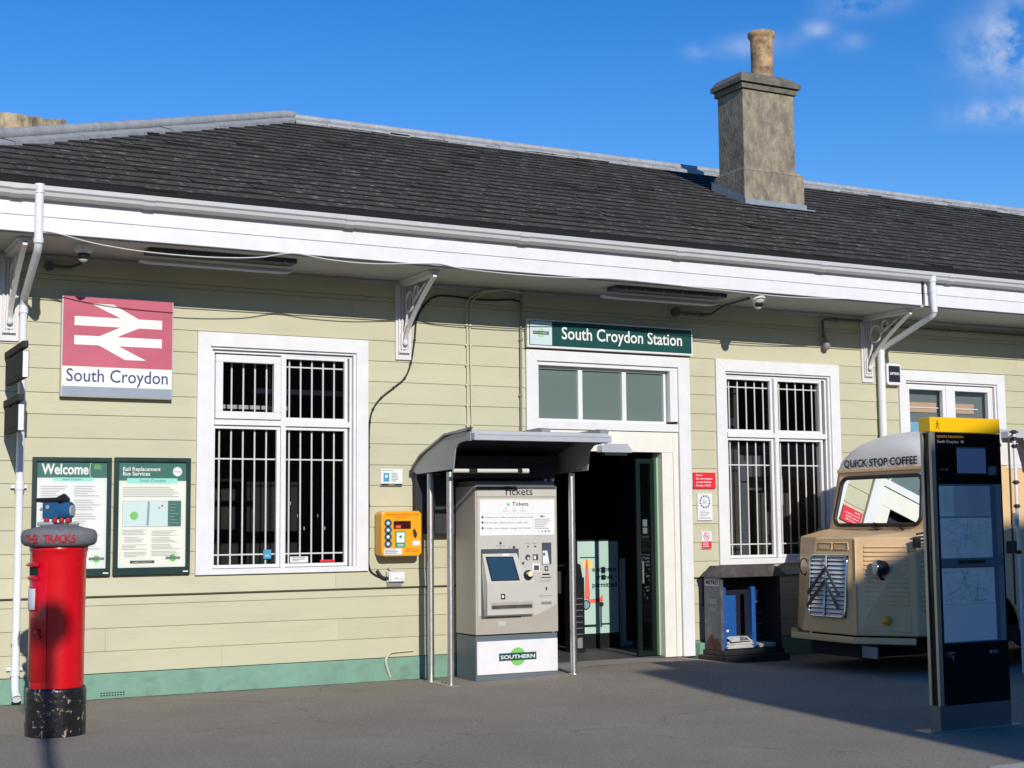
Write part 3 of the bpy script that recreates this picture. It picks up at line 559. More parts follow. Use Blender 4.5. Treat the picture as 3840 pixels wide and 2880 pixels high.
conduit([(9.63, -.05, 4.045), (9.98, -.05, 4.04), (10.07, -.08, 4.05), (10.12, -.3, 4.13), (10.15, -.72, 4.15)], .016, 'dkduct', 'dark conduit with a round box beside the right dome camera', cat='conduit', clips=[(9.75, -.05, 4.043), (9.95, -.05, 4.04)], cr=.026, name='conduit', extra=lambda b: b.tube([(9.58, -.03, 4.047), (9.58, -.08, 4.047)], .05, 16))
sp = thing('wall_spotlight', (11.80, -.05, 3.9), 'small dark lamp hanging from a bent conduit above the barred window', 'light')
B().tube([(11.80, -.05, 3.86), (11.78, -.05, 4.07), (11.83, -.05, 4.095), (12.42, -.05, 4.105)], .015, 8).ball((12.0, -.05, 4.1), .027).ball((11.795, -.05, 3.88), .025).build('conduit', ['dkduct'], sp)
B().tube([(11.80, -.055, 3.86), (11.805, -.07, 3.80)], [.02, .03], 12).tube([(11.805, -.07, 3.80), (11.812, -.085, 3.73), (11.815, -.09, 3.71)], [.045, .05, .03], 14, cap=True).build('lamp_head', ['greyduct'], sp)
conduit([(12.75, -.05, 4.06), (14.0, -.05, 4.07), (15.6, -.05, 4.075)], .013, 'dkduct', 'dark conduit running right under the eaves above the van', cat='conduit', clips=[(13.9, -.05, 4.07)], cr=.022, name='conduit')
stg = cv([(2.2, -.99, 4.20), (2.36, -.995, 4.19), (2.68, -.985, 4.13), (3.13, -.98, 4.09), (3.7, -.98, 4.085), (4.2, -.985, 4.118), (4.54, -.995, 4.185), (4.9, -.985, 4.155), (5.35, -.98, 4.148), (5.9, -.99, 4.19), (6.1, -.995, 4.20), (6.35, -.99, 4.172), (6.9, -.985, 4.158), (7.5, -.985, 4.165), (8.2, -.99, 4.195), (9.48, -.985, 4.172), (10.5, -.985, 4.155), (11.4, -.99, 4.19)], 5)
conduit(stg, .006, 'wcable', 'thin pale cable drooping along the bottom edge of the white fascia')
# bell box
t = thing('alarm_bell_box', (12.9, -.05, 3.44), 'white and navy alarm box on the wall beside the right downpipe', 'alarm')
B().xz([(12.77, 3.33), (12.80, 3.305), (12.99, 3.305), (13.01, 3.33), (13.01, 3.56), (12.99, 3.58), (12.79, 3.58), (12.77, 3.56)], -.09, -.015).build('casing', ['white'], t, bevel=.008)
B().box(12.80, 12.985, -.096, -.0905, 3.345, 3.55).text('OPTIMA', (12.893, -.0975, 3.435), .045, 1, width=.16, align='c', bold=.03).build('cover', ['bellk', 'whiteink'], t)

# red station sign
t = thing('rail_sign', (3.115, -.05, 3.3), 'square faded red railway sign with white arrow emblem over the notice boards', 'sign')
B().box(2.588, 3.647, -.085, -.02, 2.825, 3.79).build('sign_box', ['alu'], t, bevel=.004)
fz0, fz1 = 2.835, 3.78
f = B().box(2.60, 3.636, -.0885, -.0855, 3.115, fz1, 0).box(2.60, 3.636, -.0885, -.0855, 2.925, 3.1145, 1).box(2.60, 3.636, -.0885, -.0855, fz0, 2.9245, 2)
def nr(bb, cx, cz, W_, y, m):
    # double arrow emblem drawn from source pixels of a 1.0-wide figure
    h = .0905
    pts = lambda L_: [(cx+(px)*W_, y, cz+pz*W_) for px, pz in L_]
    bb.add(pts([(-.5, .165), (-.5, .06), (.02, .06), (-.0, .165)]), [(0, 1, 2, 3)], m)
    bb.add(pts([(.0, .165), (.02, .06), (.5, .06), (.5, .165), (.23, .165)]), [(0, 1, 2, 3, 4)], m)
    bb.add(pts([(-.32, .32), (.02, .165), (.23, .165), (-.065, .32)]), [(0, 1, 2, 3)], m)
    bb.add(pts([(.02, .0601), (.23, .0601), (-.02, -.0551), (-.22, -.0551)]), [(0, 3, 2, 1)], m)
    bb.add(pts([(-.5, -.055), (-.5, -.16), (-.22, -.16), (.5, -.16), (.5, -.055)]), [(0, 1, 2, 3, 4)], m)
    bb.add(pts([(-.22, -.1601), (0., -.1601), (.32, -.315), (.075, -.315)]), [(0, 3, 2, 1)], m)
nr(f, 3.12, 3.455, .83, -.0890, 1)
f.text('South Croydon', (3.118, -.0890, 2.972), .175, 3, width=.96, align='c', bold=.008)
f.build('sign_face', ['nrred', 'nrwhite', 'nrgrey', 'blueink'], t)
# station name board
t = thing('name_board', (8.69, -.06, 3.7), 'long dark green board reading South Croydon Station over the doorway', 'sign')
B().box(7.575, 9.785, -.095, -.05, 3.535, 3.852).build('frame', ['white'], t, bevel=.004)
f = B().box(7.597, 9.765, -.099, -.0955, 3.56, 3.835, 0).box(7.605, 7.885, -.1005, -.0992, 3.566, 3.829, 1)
f.disc((7.745, -.1012, 3.70), .05, m=4).box(7.645, 7.845, -.1025, -.1014, 3.682, 3.718, 2).text('SOUTHERN', (7.745, -.103, 3.690), .028, 3, width=.18, align='c')
f.text('South Croydon Station', (8.01, -.1, 3.645), .195, 3, width=1.62, bold=.012)
f.build('board', ['stgreen', 'stpale', 'frameg', 'whiteink', 'leaf2'], t)
# notice boards
def poster(x0, x1, z0, z1, label, kind):
    t = thing('notice_board', ((x0+x1)/2, -.04, z0), label, 'notice board', 'framed notice boards on the wall')
    fb_ = B(); frame_rect(fb_, x0, x1, z0, z1, .042, -.06, -.014); fb_.box(x0, x1, -.05, -.016, z0+.0, z0+.07); fb_.build('frame', ['frameg'], t, bevel=.004)
    a, b, c, d_ = x0+.042, x1-.042, z0+.07, z1-.042; y = -.034
    s = B().box(a, b, y, -.02, c, d_, 0); y -= .001
    if kind == 0:
        s.quad((a, y, d_-.15), (b, y, d_-.15), (b, y, d_), (a, y, d_), 1)
        s.text('Welcome', (a+.04, y-.001, d_-.115), .135, 2, width=.43, bold=.03)
        s.box(a+.15, b-.13, y-.002, y-.001, d_-.18, d_-.147, 3).text('South Croydon', ((a+b)/2, y-.003, d_-.172), .028, 1, align='c')
        s.tube([(b-.14+.02*math.cos(q), y, d_-.075+.075*math.sin(q)) for q in [R(90+18*i) for i in range(11)]], .003, 5, 2)
        s.lines(b-.12, b-.03, d_-.07, d_-.02, y-.001, 4, 5, .006, 3)
        for k_, (u0_, u1_) in enumerate(((a+.04, a+.30), (a+.34, b-.04))):
            for j in range(5): s.lines(u0_, u1_, d_-.33-.13*j, d_-.22-.13*j, y-.001, 5, 4, .007, 10*k_+j, .35)
        lx, lz = b-.085, c+.09
    else:
        s.quad((a, y, d_-.18), (b, y, d_-.18), (b, y, d_), (a, y, d_), 1)
        s.text('Rail Replacement', (a+.04, y-.001, d_-.085), .052, 2, width=.36, bold=.02).text('Bus Services', (a+.04, y-.001, d_-.13), .052, 2, width=.26, bold=.02)
        s.disc((b-.085, y-.001, d_-.09), .045, m=2).text('Southern', (b-.085, y-.002, d_-.096), .02, 6, width=.07, align='c')
        s.box(a+.08, b-.085, y-.002, y-.001, d_-.205, d_-.155, 3).text('South Croydon', ((a+b)/2, y-.003, d_-.192), .042, 1, align='c', width=.25)
        s.lines(a+.04, b-.05, d_-.34, d_-.235, y-.001, 6, 4, .006, 5, .5)
        s.box(a+.04, b-.045, y-.002, y-.001, d_-.62, d_-.37, 4).box(a+.043, b-.175, y-.003, y-.002, d_-.617, d_-.373, 7).box(b-.173, b-.047, y-.003, y-.002, d_-.617, d_-.373, 1)
        s.quad((a+.27, y-.004, d_-.61), (a+.29, y-.004, d_-.61), (a+.30, y-.004, d_-.38), (a+.28, y-.004, d_-.38), 8)
        for i in range(9):
            x_, z_ = a+.06+random.random()*.36, d_-.6+random.random()*.2; an = random.random()*6; s.quad((x_, y-.004, z_), (x_+.004, y-.004, z_), (x_+.05*math.cos(an)+.004, y-.004, z_+.05*math.sin(an)), (x_+.05*math.cos(an), y-.004, z_+.05*math.sin(an)), 2)
        s.disc((a+.15, y-.005, d_-.515), .04, m=5, seg=8).disc((a+.39, y-.005, d_-.44), .009, m=9).disc((a+.42, y-.005, d_-.42), .009, m=9)
        s.lines(b-.16, b-.06, d_-.60, d_-.39, y-.004, 7, 4, .004, 9, .5)
        for j in range(4): s.lines(a+.04+.02*(j % 2), a+.28, d_-.70-.07*j, d_-.645-.07*j, y-.001, 4, 4, .005, 20+j, .5); s.lines(a+.32, b-.04, d_-.71-.065*j, d_-.655-.065*j, y-.001, 4, 4, .005, 30+j, .6)
        s.box(a+.12, a+.35, y-.002, y-.001, c+.04, c+.065, 6).text('southernrailway.com', (a+.235, y-.003, c+.047), .018, 2, width=.19, align='c')
        lx, lz = b-.12, c+.085
    s.disc((lx, y-.001, lz), .034, m=5).box(lx-.07, lx+.07, y-.003, y-.0015, lz-.01, lz+.012, 6).text('SOUTHERN', (lx, y-.0035, lz-.006), .016, 2, width=.125, align='c')
    s.build('poster_sheet', ['paper' if kind == 0 else 'paper2', 'postg', 'whiteink', 'mint', 'paleink', 'leaf', 'frameg', 'stpale', 'mapblue', 'maprd'], t)
    g_ = B().quad((a, -.046, c), (b, -.046, c), (b, -.046, d_), (a, -.046, d_)); g_.build('cover_pane', ['glass'], t)
    B().box(x1-.07, x1-.02, -.063, -.0605, z0+.02, z0+.032).build('maker_tag', ['whiteink'], t)
poster(2.36, 3.085, 1.143, 2.256, 'green framed Welcome notice board partly behind the pillar box', 0)
poster(3.112, 3.846, 1.143, 2.262, 'green framed Rail Replacement Bus Services notice board beside the tall window', 1)
# small notices
def notice(x0, x1, z0, z1, label, fn, mats, depth=.008):
    s = B().box(x0, x1, -.024-depth, -.012, z0, z1, 0); fn(s, -.0255-depth); s.build('wall_notice', mats, base=(x0, -.02, z0), label=label, category='notice')
notice(5.853, 6.10, 2.0, 2.178, 'small white notice with blue symbol above the yellow cabinet', lambda s, y: (s.box(5.855, 6.098, y, y+.001, 2.002, 2.024, 3), s.text('Wheelchair', (5.977, y-.001, 2.008), .016, 2, align='c'), s.box(5.885, 5.95, y, y+.001, 2.045, 2.135, 1), s.disc((5.917, y-.001, 2.10), .016, m=2), s.lines(5.975, 6.07, 2.045, 2.14, y, 6, 4, .005, 3), s.lines(5.87, 6.08, 2.148, 2.172, y, 1, 4, .004)), ['paper', 'blueb', 'whiteink', 'ink', 'greyink'])
notice(9.80, 10.115, 1.985, 2.172, 'red warning notice on the boards beside the barred window', lambda s, y: (s.text('Warning', (9.835, y, 2.132), .026, 1, bold=.02), s.text('Do not trespass', (9.835, y, 2.092), .026, 1, width=.235, bold=.02), s.text('on the Railway', (9.835, y, 2.052), .026, 1, width=.22, bold=.02), s.text('Penalty \u00a31000', (9.835, y, 2.012), .026, 1, width=.205, bold=.02)), ['signred', 'whiteink'])
def n2(s, y):
    for k_ in range(12):
        t0, t1 = R(k_*30+4), R(k_*30+24); c = (9.955, 1.83)
        s.add([(c[0]+r_*math.cos(q), y, c[1]+r_*math.sin(q)) for r_, q in ((.078, t0), (.078, t1), (.058, t1), (.058, t0))], [(3, 2, 1, 0), ], 1)
    s.lines(9.92, 9.99, 1.80, 1.86, y, 4, 1, .004).lines(9.88, 10.03, 1.66, 1.73, y, 4, 2, .004).lines(9.87, 10.04, 1.63, 1.65, y, 1, 1, .007, 2, .9)
notice(9.85, 10.06, 1.614, 1.925, 'white notice with a ring emblem below the red warning notice', n2, ['paper', 'violet', 'greyink'])
def n3(s, y):
    s.quad((9.90, y, 1.285), (10.036, y, 1.285), (10.036, y, 1.37), (9.90, y, 1.37), 1); s.lines(9.915, 10.02, 1.30, 1.36, y-.001, 3, 0, .006, 4, .7)
    s.disc((9.968, y, 1.43), .045, m=1, rin=.035).quad((9.935, y-.001, 1.455), (9.942, y-.001, 1.461), (10.0, y-.001, 1.405), (9.994, y-.001, 1.399), 1).quad((9.945, y, 1.425), (9.985, y, 1.425), (9.985, y, 1.434), (9.945, y, 1.434), 2)
notice(9.898, 10.038, 1.283, 1.482, 'small no smoking notice beside the newspaper rack', n3, ['whiteink', 'signred', 'ink'])
def n4(s, y):
    s.disc((10.0, y, .86), .06, m=1, rin=.05).disc((9.985, y, .72), .05, m=1, seg=10).quad((9.97, y, .85), (10.0, y, .85), (10.03, y, .88), (10.0, y, .87), 1)
notice(9.905, 10.12, .62, .97, 'black plate with a white ring low on the wall behind the newspaper rack', n4, ['black', 'paleink'])

# projecting signs and wall lantern at the left
for z0, yo, lab in ((2.90, -1.03, 'upper of the two black framed projecting signs at the left edge'), (2.45, -.86, 'lower of the two black framed projecting signs at the left edge')):
    t = thing('projecting_sign', (2.12, -.1, z0), lab, 'sign', 'projecting signs at the left edge')
    B().box(2.085, 2.145, yo, -.13, z0, z0+.23).build('frame', ['blackm'], t, bevel=.004)
    B().box(2.092, 2.138, yo-.006, yo-.0005, z0+.0, z0+.225).build('end_plate', ['white'], t)
    B().box(2.082, 2.0845, yo+.04, -.17, z0+.03, z0+.20).build('sign_face', ['blackm'], t)
    B().box(2.09, 2.14, yo+.02, -.02, z0+.26, z0+.32).box(2.10, 2.13, yo+.2, yo+.24, z0+.231, z0+.26).box(2.10, 2.13, -.3, -.26, z0+.231, z0+.26).build('hanging_rail', ['blackm'], t, bevel=.004)

# ------------------------------------------------------------------ AED cabinet
t = thing('defibrillator_cabinet', (6.01, -.1, 1.27), 'yellow defibrillator cabinet on the wall left of the ticket shelter', 'cabinet')
bx = B()
pl = [(5.79+.03, 1.272), (6.245-.03, 1.272), (6.245, 1.302), (6.245, 1.708), (6.215, 1.738), (5.82, 1.738), (5.79, 1.708), (5.79, 1.302)]
bx.xz(pl, -.20, -.018); bx.build('case', ['aed'], t, bevel=.014)
s = B(); y = -.2035; sx = lambda px: 5.79+(px-185)/(535-185)*.455; sz = lambda py: 1.738-(py-845)/(1237-845)*.466
s.text('LIFE SAVING DEFIBRILLATOR', (sx(365), y, sz(885)), .030, 0, width=.37, align='c').text('CALL 999', (sx(352), y, sz(908)), .026, 0, width=.11, align='c')
for py in (950, 1010, 1068, 1128):
    s.disc((sx(242), y, sz(py)), .042, m=1); s.disc((sx(242), y-.001, sz(py)), .018, m=2, seg=5)
s.box(sx(290), sx(437), y-.002, y+.002, sz(1000), sz(932), 3).box(sx(305), sx(350), y-.004, y-.002, sz(995), sz(968), 0)
s.box(sx(303), sx(390), y-.001, y, sz(1160), sz(1022), 4).box(sx(314), sx(382), y-.002, y-.0012, sz(1118), sz(1032), 2).disc((sx(348), y-.003, sz(1068)), .017, m=4, seg=6).lines(sx(320), sx(378), sz(1155), sz(1128), y-.002, 2, 2, .006, 2, .7)
s.prism([(sx(455), y, sz(1015)), (sx(470), y, sz(1000)), (sx(490), y, sz(1050)), (sx(478), y, sz(1080)), (sx(462), y, sz(1060))], (0, -.012, 0), 5)
s.box(sx(452), sx(518), y-.001, y, sz(1145), sz(1105), 2).box(sx(205), sx(360), y-.001, y, sz(1222), sz(1168), 6).lines(sx(212), sx(350), sz(1215), sz(1175), y-.002, 3, 7, .006, 3, .6).disc((sx(415), y-.001, sz(1185)), .02, m=0, rin=.013).text('Community', (sx(438), y-.001, sz(1180)), .02, 0, width=.09).text('HeartBeat', (sx(438), y-.001, sz(1200)), .02, 0, width=.09)
s.build('front_graphics', ['aedtext', 'aedblue', 'whiteink', 'aedwin', 'aedgreen', 'ink', 'paper', 'greyink'], t)
t = thing('socket_box', (6.015, -.03, .98), 'clear fronted socket box on the wall below the yellow cabinet', 'socket')
B().box(5.915, 6.11, -.055, -.02, 1.0, 1.116).build('back_box', ['pvc'], t, bevel=.005)
B().box(5.925, 6.10, -.085, -.0555, 1.01, 1.106).box(5.99, 6.03, -.10, -.086, 1.045, 1.085).box(5.935, 5.955, -.095, -.086, 1.02, 1.10).box(6.06, 6.085, -.095, -.086, 1.03, 1.09).build('cover', ['pvcw'], t, bevel=.004)
B().box(5.92, 6.08, -.05, -.02, .955, .999).build('trunking', ['greyduct'], t, bevel=.003)
conduit(cv([(5.93, -.06, 1.165), (5.95, -.05, 1.14), (6.0, -.06, 1.12)], 4), .007, 'wcable', 'short pale lead between the yellow cabinet and the socket box')
conduit(cv([(5.81, -.03, 1.13), (5.86, -.05, 1.06), (5.93, -.06, 1.045)], 4), .016, 'cable', 'thick black loop of cable entering the left side of the socket box')
conduit(cv([(5.96, -.035, .03), (5.92, -.05, .12), (5.90, -.05, .2), (5.93, -.045, .26), (5.98, -.035, .285), (6.10, -.03, .29), (6.22, -.03, .295)], 5), .012, 'duct', 'sage painted cable hooping up from the ground beside the ticket shelter')

# ------------------------------------------------------------------ ticket shelter
t = thing('ticket_shelter', (6.97, -.8, 0), 'grey steel canopy on tubular posts sheltering the ticket machine', 'shelter')
for x, y in ((6.27, -.36), (6.27, -.83), (7.70, -.80), (7.70, -.36)):
    z0 = gz(x, y)
    B().tube([(x, y, z0), (x, y, 2.12)], .034, 20).lathe((x, y, z0), [(.055, 0), (.055, .008), (.035, .012)], 20).build('post', ['steel'], t)
B().box(6.20, 6.34, -.90, -.30, .0, .01).ball((6.28, -.6, .012), .012).ball((6.28, -.67, .012), .012).build('base_plate', ['steel'], t)
arc = [(-.10, 2.165), (-.22, 2.235), (-.40, 2.32), (-.62, 2.40), (-.85, 2.455), (-1.1, 2.487), (-1.3, 2.495), (-1.46, 2.49)]
side_lo = [(-1.46, 2.40), (-1.35, 2.405), (-1.20, 2.39), (-1.12, 2.34), (-1.07, 2.14), (-.20, 2.12), (-.10, 2.15)]
for xx in (6.19, 7.735): B().yz(arc+side_lo, xx, xx+.014).build('side_panel', ['canopy'], t)
rfm = B()
for (a, za), (b, zb) in zip(arc, arc[1:]):
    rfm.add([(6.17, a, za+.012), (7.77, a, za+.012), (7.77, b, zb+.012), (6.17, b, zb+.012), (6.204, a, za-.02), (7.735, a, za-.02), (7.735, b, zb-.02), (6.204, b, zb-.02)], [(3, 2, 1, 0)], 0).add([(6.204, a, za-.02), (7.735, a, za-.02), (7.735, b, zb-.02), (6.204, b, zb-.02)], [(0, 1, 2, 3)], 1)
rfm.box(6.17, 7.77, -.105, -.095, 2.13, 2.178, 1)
rfm.box(6.21, 7.73, -1.44, -.12, 2.30, 2.31, 1) if False else None
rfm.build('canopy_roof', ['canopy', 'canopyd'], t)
B().box(6.205, 7.755, -1.53, -1.47, 2.405, 2.475).box(6.205, 7.755, -1.47, -1.44, 2.47, 2.50).box(6.23, 7.73, -1.535, -1.531, 2.455, 2.465).build('front_beam', ['canopyl'], t, bevel=.003)
for x in (6.17, 6.98, 7.66):
  cps = B()
  cps.yz([(-1.46, 2.50), (-1.0, 2.485), (-.62, 2.41), (-.62, 2.44), (-.95, 2.53), (-1.40, 2.545), (-1.47, 2.535)], x, x+.10, 0) if x > 6.5 else cps.yz([(-1.40, 2.50), (-.9, 2.48), (-.3, 2.30), (-.10, 2.185), (-.10, 2.20), (-.3, 2.32), (-.9, 2.50), (-1.47, 2.53)], x, x+.05, 0)
  cps.build('roof_seam', ['canopy'], t)
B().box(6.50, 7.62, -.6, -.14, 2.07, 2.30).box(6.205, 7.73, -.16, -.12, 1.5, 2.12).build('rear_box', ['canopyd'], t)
B().tube([(6.21, -1.03, 2.125), (7.04, -1.03, 2.13)], .020, 14).tube([(6.38, -1.03, 2.126), (6.47, -1.03, 2.126)], .025, 14, 1).tube([(6.93, -1.03, 2.13), (6.98, -1.03, 2.13)], .027, 14, 1).tube([(6.98, -1.03, 2.13), (7.06, -1.03, 2.13)], .024, 14, 0).build('tube_light', ['lampw', 'black'], t)

# ------------------------------------------------------------------ ticket machine
t = thing('ticket_machine', (7.12, -.42, 0), 'tall beige ticket machine with a blue screen under the grey shelter', 'ticket machine')
YF = -.652
B().box(6.645, 7.60, YF+.012, -.19, 0, .455).build('base', ['tvmd'], t, bevel=.006)
B().box(6.652, 7.592, YF-.004, YF+.0115, .065, .40).build('base_panel', ['white'], t, bevel=.002)
s = B().disc((7.117, YF-.0055, .233), .093, m=0, seg=40).box(6.90, 7.335, YF-.009, YF-.0065, .196, .272, 1).text('SOUTHERN', (7.117, YF-.010, .215), .052, 2, width=.40, align='c', bold=.02)
s.build('emblem', ['leaf', 'stgreen', 'whiteink'], t)
B().box(6.64, 7.605, YF, -.19, .467, 1.985).box(6.66, 7.59, YF+.02, -.2, 1.986, 2.04, 1).build('cabinet', ['tvm', 'tvmd'], t, bevel=.006)
pol = [(6.665, 1.865), (7.585, 1.865)]
cur = [(7.59, .755), (7.52, .72), (7.44, .685), (7.36, .655), (7.285, .635)]
B().xz([(6.665, .66), (6.665, 1.868), (7.588, 1.868)]+[(7.588, .755)]+cur[1:]+[(7.285, .66)], YF-.004, YF-.0005).build('face_panel', ['tvml'], t)
B().box(6.655, 7.592, YF-.010, YF-.0005, 1.876, 1.952).box(6.655, 7.592, YF-.008, YF-.0005, 1.9525, 1.982, 1).text('Tickets', (7.135, YF-.011, 1.892), .112, 2, width=.345, align='c', bold=.008).build('title_strip', ['tvml', 'tvmh', 'ink'], t)
s = B().box(6.69, 7.568, YF-.008, YF-.0045, 1.476, 1.846, 0); y = YF-.0095
s.prism([(7.0, y, 1.80), (7.025, y, 1.815), (7.04, y, 1.795), (7.015, y, 1.775)], (0, -.001, 0), 1).text('Tickets', (7.065, y, 1.782), .057, 2, width=.19, bold=.01)
s.box(6.71, 7.55, y, y+.001, 1.699, 1.701, 3).box(7.31, 7.312, y, y+.001, 1.49, 1.69, 3)
for i, (tx, wd, z_) in enumerate((('Choose your ticket using the touch screen', .56, 1.655), ('Pay by cash, debit card or credit card', .50, 1.60), ('Collect your tickets, change and receipt', .54, 1.542))):
    s.box(6.71, 6.73, y, y+.001, z_-.001, z_+.022, 2).text(tx, (6.745, y, z_), .026, 4, width=wd)
for k_ in range(3): s.disc((6.99+.1*k_, y, 1.755), .008, m=3).lines(6.96+.1*k_, 7.03+.1*k_, 1.72, 1.735, y, 1, 3, .006, k_, .8)
s.quad((7.385, y, 1.667), (7.455, y, 1.667), (7.455, y, 1.675), (7.385, y, 1.675), 4).disc((7.42, y-.001, 1.671), .012, m=4).lines(7.33, 7.53, 1.535, 1.65, y, 6, 3, .008, 6, .6)
for k_, mm in enumerate((5, 6, 7, 7)): s.disc((7.38+.04*k_, y, 1.513), .010, m=mm)
s.build('instruction_panel', ['whiteink', 'leaf', 'ink', 'paleink', 'greyink', 'leaf2', 'coral', 'violet'], t)
# console
B().xz([(6.70, .63), (6.70, 1.338), (7.14, 1.338), (7.14, 1.10), (7.16, 1.09), (7.16, .63)], YF-.0055, YF-.0045).build('console_recess', ['tvmh'], t)
c = B(); yb = YF-.006; yt = YF-.075
c.add([(6.715, yb, 1.29), (7.115, yb, 1.29), (7.155, yb, 1.098), (7.272, yb, 1.098), (7.282, yb, .645), (6.735, yb, .645), (6.715, yb, 1.11),
       (6.715, yb-.006, 1.29), (7.115, yb-.006, 1.29), (7.155, yt+.02, 1.098), (7.272, yt+.02, 1.098), (7.282, yt, .99), (7.282, yt, .668), (6.735, yt, .668), (6.735, yt, .99)],
      [(7, 14, 11, 10, 9, 8), (14, 13, 12, 11), (7, 8, 1, 0), (8, 9, 2, 1), (9, 10, 3, 2), (10, 11, 12, 4, 3), (12, 13, 5, 4), (13, 14, 7, 0, 6, 5)], 0)
c.build('console', ['tvml'], t)
def slp(z): return yb-.006+(1.29-z)/.30*(yt-(yb-.006))
sc_ = B().add([(6.745, slp(1.262)-.003, 1.262), (7.065, slp(1.258)-.003, 1.258), (7.115, slp(1.012)-.003, 1.012), (6.785, slp(1.012)-.003, 1.012)], [(3, 2, 1, 0)], 0).add([(6.762, slp(1.25)-.005, 1.250), (7.052, slp(1.247)-.005, 1.247), (7.096, slp(1.022)-.005, 1.022), (6.797, slp(1.022)-.005, 1.022)], [(3, 2, 1, 0)], 1)
sc_.box(6.945, 7.02, slp(1.28)-.004, slp(1.28)-.002, 1.265, 1.287, 2)
sc_.build('touch_screen', ['black', 'screen', 'whiteink'], t)
B().lathe((7.21, yt+.01, 1.068), [(.048, 0), (.05, -.03), (.044, -.04), (0, -.041)], 28, 0, axis='y').disc((7.222, yt-.033, 1.078), .029, m=1).build('card_reader', ['black', 'gold'], t)
B().box(6.775, 7.262, yt-.004, yt-.0005, .722, .795, 0).box(6.785, 7.252, yt-.005, yt-.0042, .73, .765, 1).text('Collect your tickets', (7.02, yt-.006, .75), .026, 2, align='c', width=.25).build('collection_tray', ['tvm', 'binrust', 'tvmh'], t)
B().box(6.89, 6.94, yt-.002, yt-.0005, .825, .880, 0).disc((6.913, yt-.003, .853), .014, m=1).build('number_tag', ['ink', 'whiteink'], t)
ytt = YF-.005
s = B().box(7.415, 7.527, ytt-.004, ytt, 1.17, 1.395, 0).prism([(7.42, ytt-.006, 1.31), (7.475, ytt-.006, 1.312), (7.50, ytt-.006, 1.175), (7.42, ytt-.006, 1.175)], (0, -.003, 0), 1).box(7.425, 7.45, ytt-.011, ytt-.009, 1.26, 1.29, 2)
s.build('note_slot', ['tvmh', 'paper', 'binp'], t)
for px_, pz_, pr_, sg_ in ((7.245, 1.245, .031, 24), (7.085, 1.352, .016, 20), (7.03, 1.352, .006, 12), (7.25, 1.357, .010, 16), (7.335, 1.357, .013, 5)):
    bb_ = B().disc((px_, ytt-.002, pz_), pr_, m=0, seg=sg_)
    if pr_ > .03: bb_.disc((px_+.007, ytt-.003, pz_-.01), .012, m=1)
    bb_.build('button', ['tvmh', 'whiteink'], t)
s = B()
s.box(6.915, 6.94, ytt-.001, ytt, 1.385, 1.41, 0).text('Barcode reader', (6.93, ytt-.001, 1.366), .015, 2, align='c', width=.10).add([(6.92, ytt-.001, 1.352), (6.935, ytt-.001, 1.352), (6.928, ytt-.001, 1.338)], [(2, 1, 0)], 2)
s.text('Coins', (7.245, ytt-.001, 1.385), .014, 2, align='c', width=.05).text('Notes', (7.335, ytt-.001, 1.385), .014, 2, align='c', width=.055)
s.build('button_lettering', ['tvmh', 'whiteink', 'greyink'], t); s = B()
s.box(7.305, 7.37, ytt-.003, ytt, 1.215, 1.275, 0).box(7.315, 7.34, ytt-.005, ytt-.003, 1.225, 1.26, 1).box(7.178, 7.203, ytt-.002, ytt, 1.172, 1.20, 0).build('coin_slot', ['tvmh', 'whiteink', 'greyink'], t)
s = B().box(7.297, 7.387, ytt-.006, ytt, 1.095, 1.178, 0).box(7.315, 7.375, ytt-.008, ytt-.006, 1.11, 1.16, 1).build('card_slot', ['whiteink', 'tvmh'], t, bevel=.003)
s = B().box(7.445, 7.49, ytt-.002, ytt, 1.10, 1.152, 0).disc((7.468, ytt-.003, 1.126), .013, m=1).box(7.385, 7.525, ytt-.006, ytt, 1.028, 1.082, 1).box(7.40, 7.52, ytt-.008, ytt-.006, 1.03, 1.038, 0).box(7.415, 7.50, ytt-.009, ytt-.006, 1.058, 1.073, 2).text('Banknotes in', (7.455, ytt-.001, .993), .016, 0, align='c', width=.125).text('Banknotes out', (7.458, ytt-.001, .838), .016, 0, align='c', width=.14)
s.build('banknote_slot', ['tvmh', 'tvml', 'black', 'sideg', 'paleink'], t); s = B()
s.box(7.445, 7.475, ytt-.004, ytt, .895, .955, 1).box(7.455, 7.47, ytt-.006, ytt-.004, .90, .935, 2).build('coin_return', ['tvmh', 'tvml', 'black', 'sideg', 'paleink'], t)
s = B().box(7.385, 7.53, ytt-.004, ytt, .752, .80, 1).box(7.40, 7.52, ytt-.007, ytt-.004, .757, .782, 3)
s.build('banknote_outlet', ['tvmh', 'tvml', 'black', 'sideg', 'paleink'], t)
B().box(6.895, 6.985, YF-.003, YF-.0004, .55, .60).build('rating_plate', ['tvml'], t)

# ------------------------------------------------------------------ pillar box
PX, PY = 2.21, -2.20
t = thing('pillar_box', (PX, PY, 0), 'red cylindrical post box with a worn black base in front of the notice boards', 'post box')
B().lathe((PX, PY, 0), [(.228, -.02), (.228, .34), (.226, .36), (.216, .367)], 48).build('base', ['blackp'], t)
B().lathe((PX, PY, 0), [(.205, .36), (.207, .9), (.209, 1.36), (.213, 1.375), (.214, 1.41), (.222, 1.42), (.222, 1.45), (.20, 1.47), (0, 1.5)], 48).build('body', ['red'], t)
th0 = R(-124)
dd = B().lathe((PX, PY, 0), [(.208, .42), (.2145, .424), (.2165, 1.33), (.208, 1.335)], 20, 0, th0-R(86), th0)
for a_ in (th0, th0-R(86)): dd.box(PX+.2145*math.cos(a_)-.003, PX+.2145*math.cos(a_)+.003, PY+.2145*math.sin(a_)-.003, PY+.2145*math.sin(a_)+.003, .42, 1.335)
dd.build('door', ['red'], t)
th = R(-172)
def rad(r, z, a): return (PX+r*math.cos(a), PY+r*math.sin(a), z)
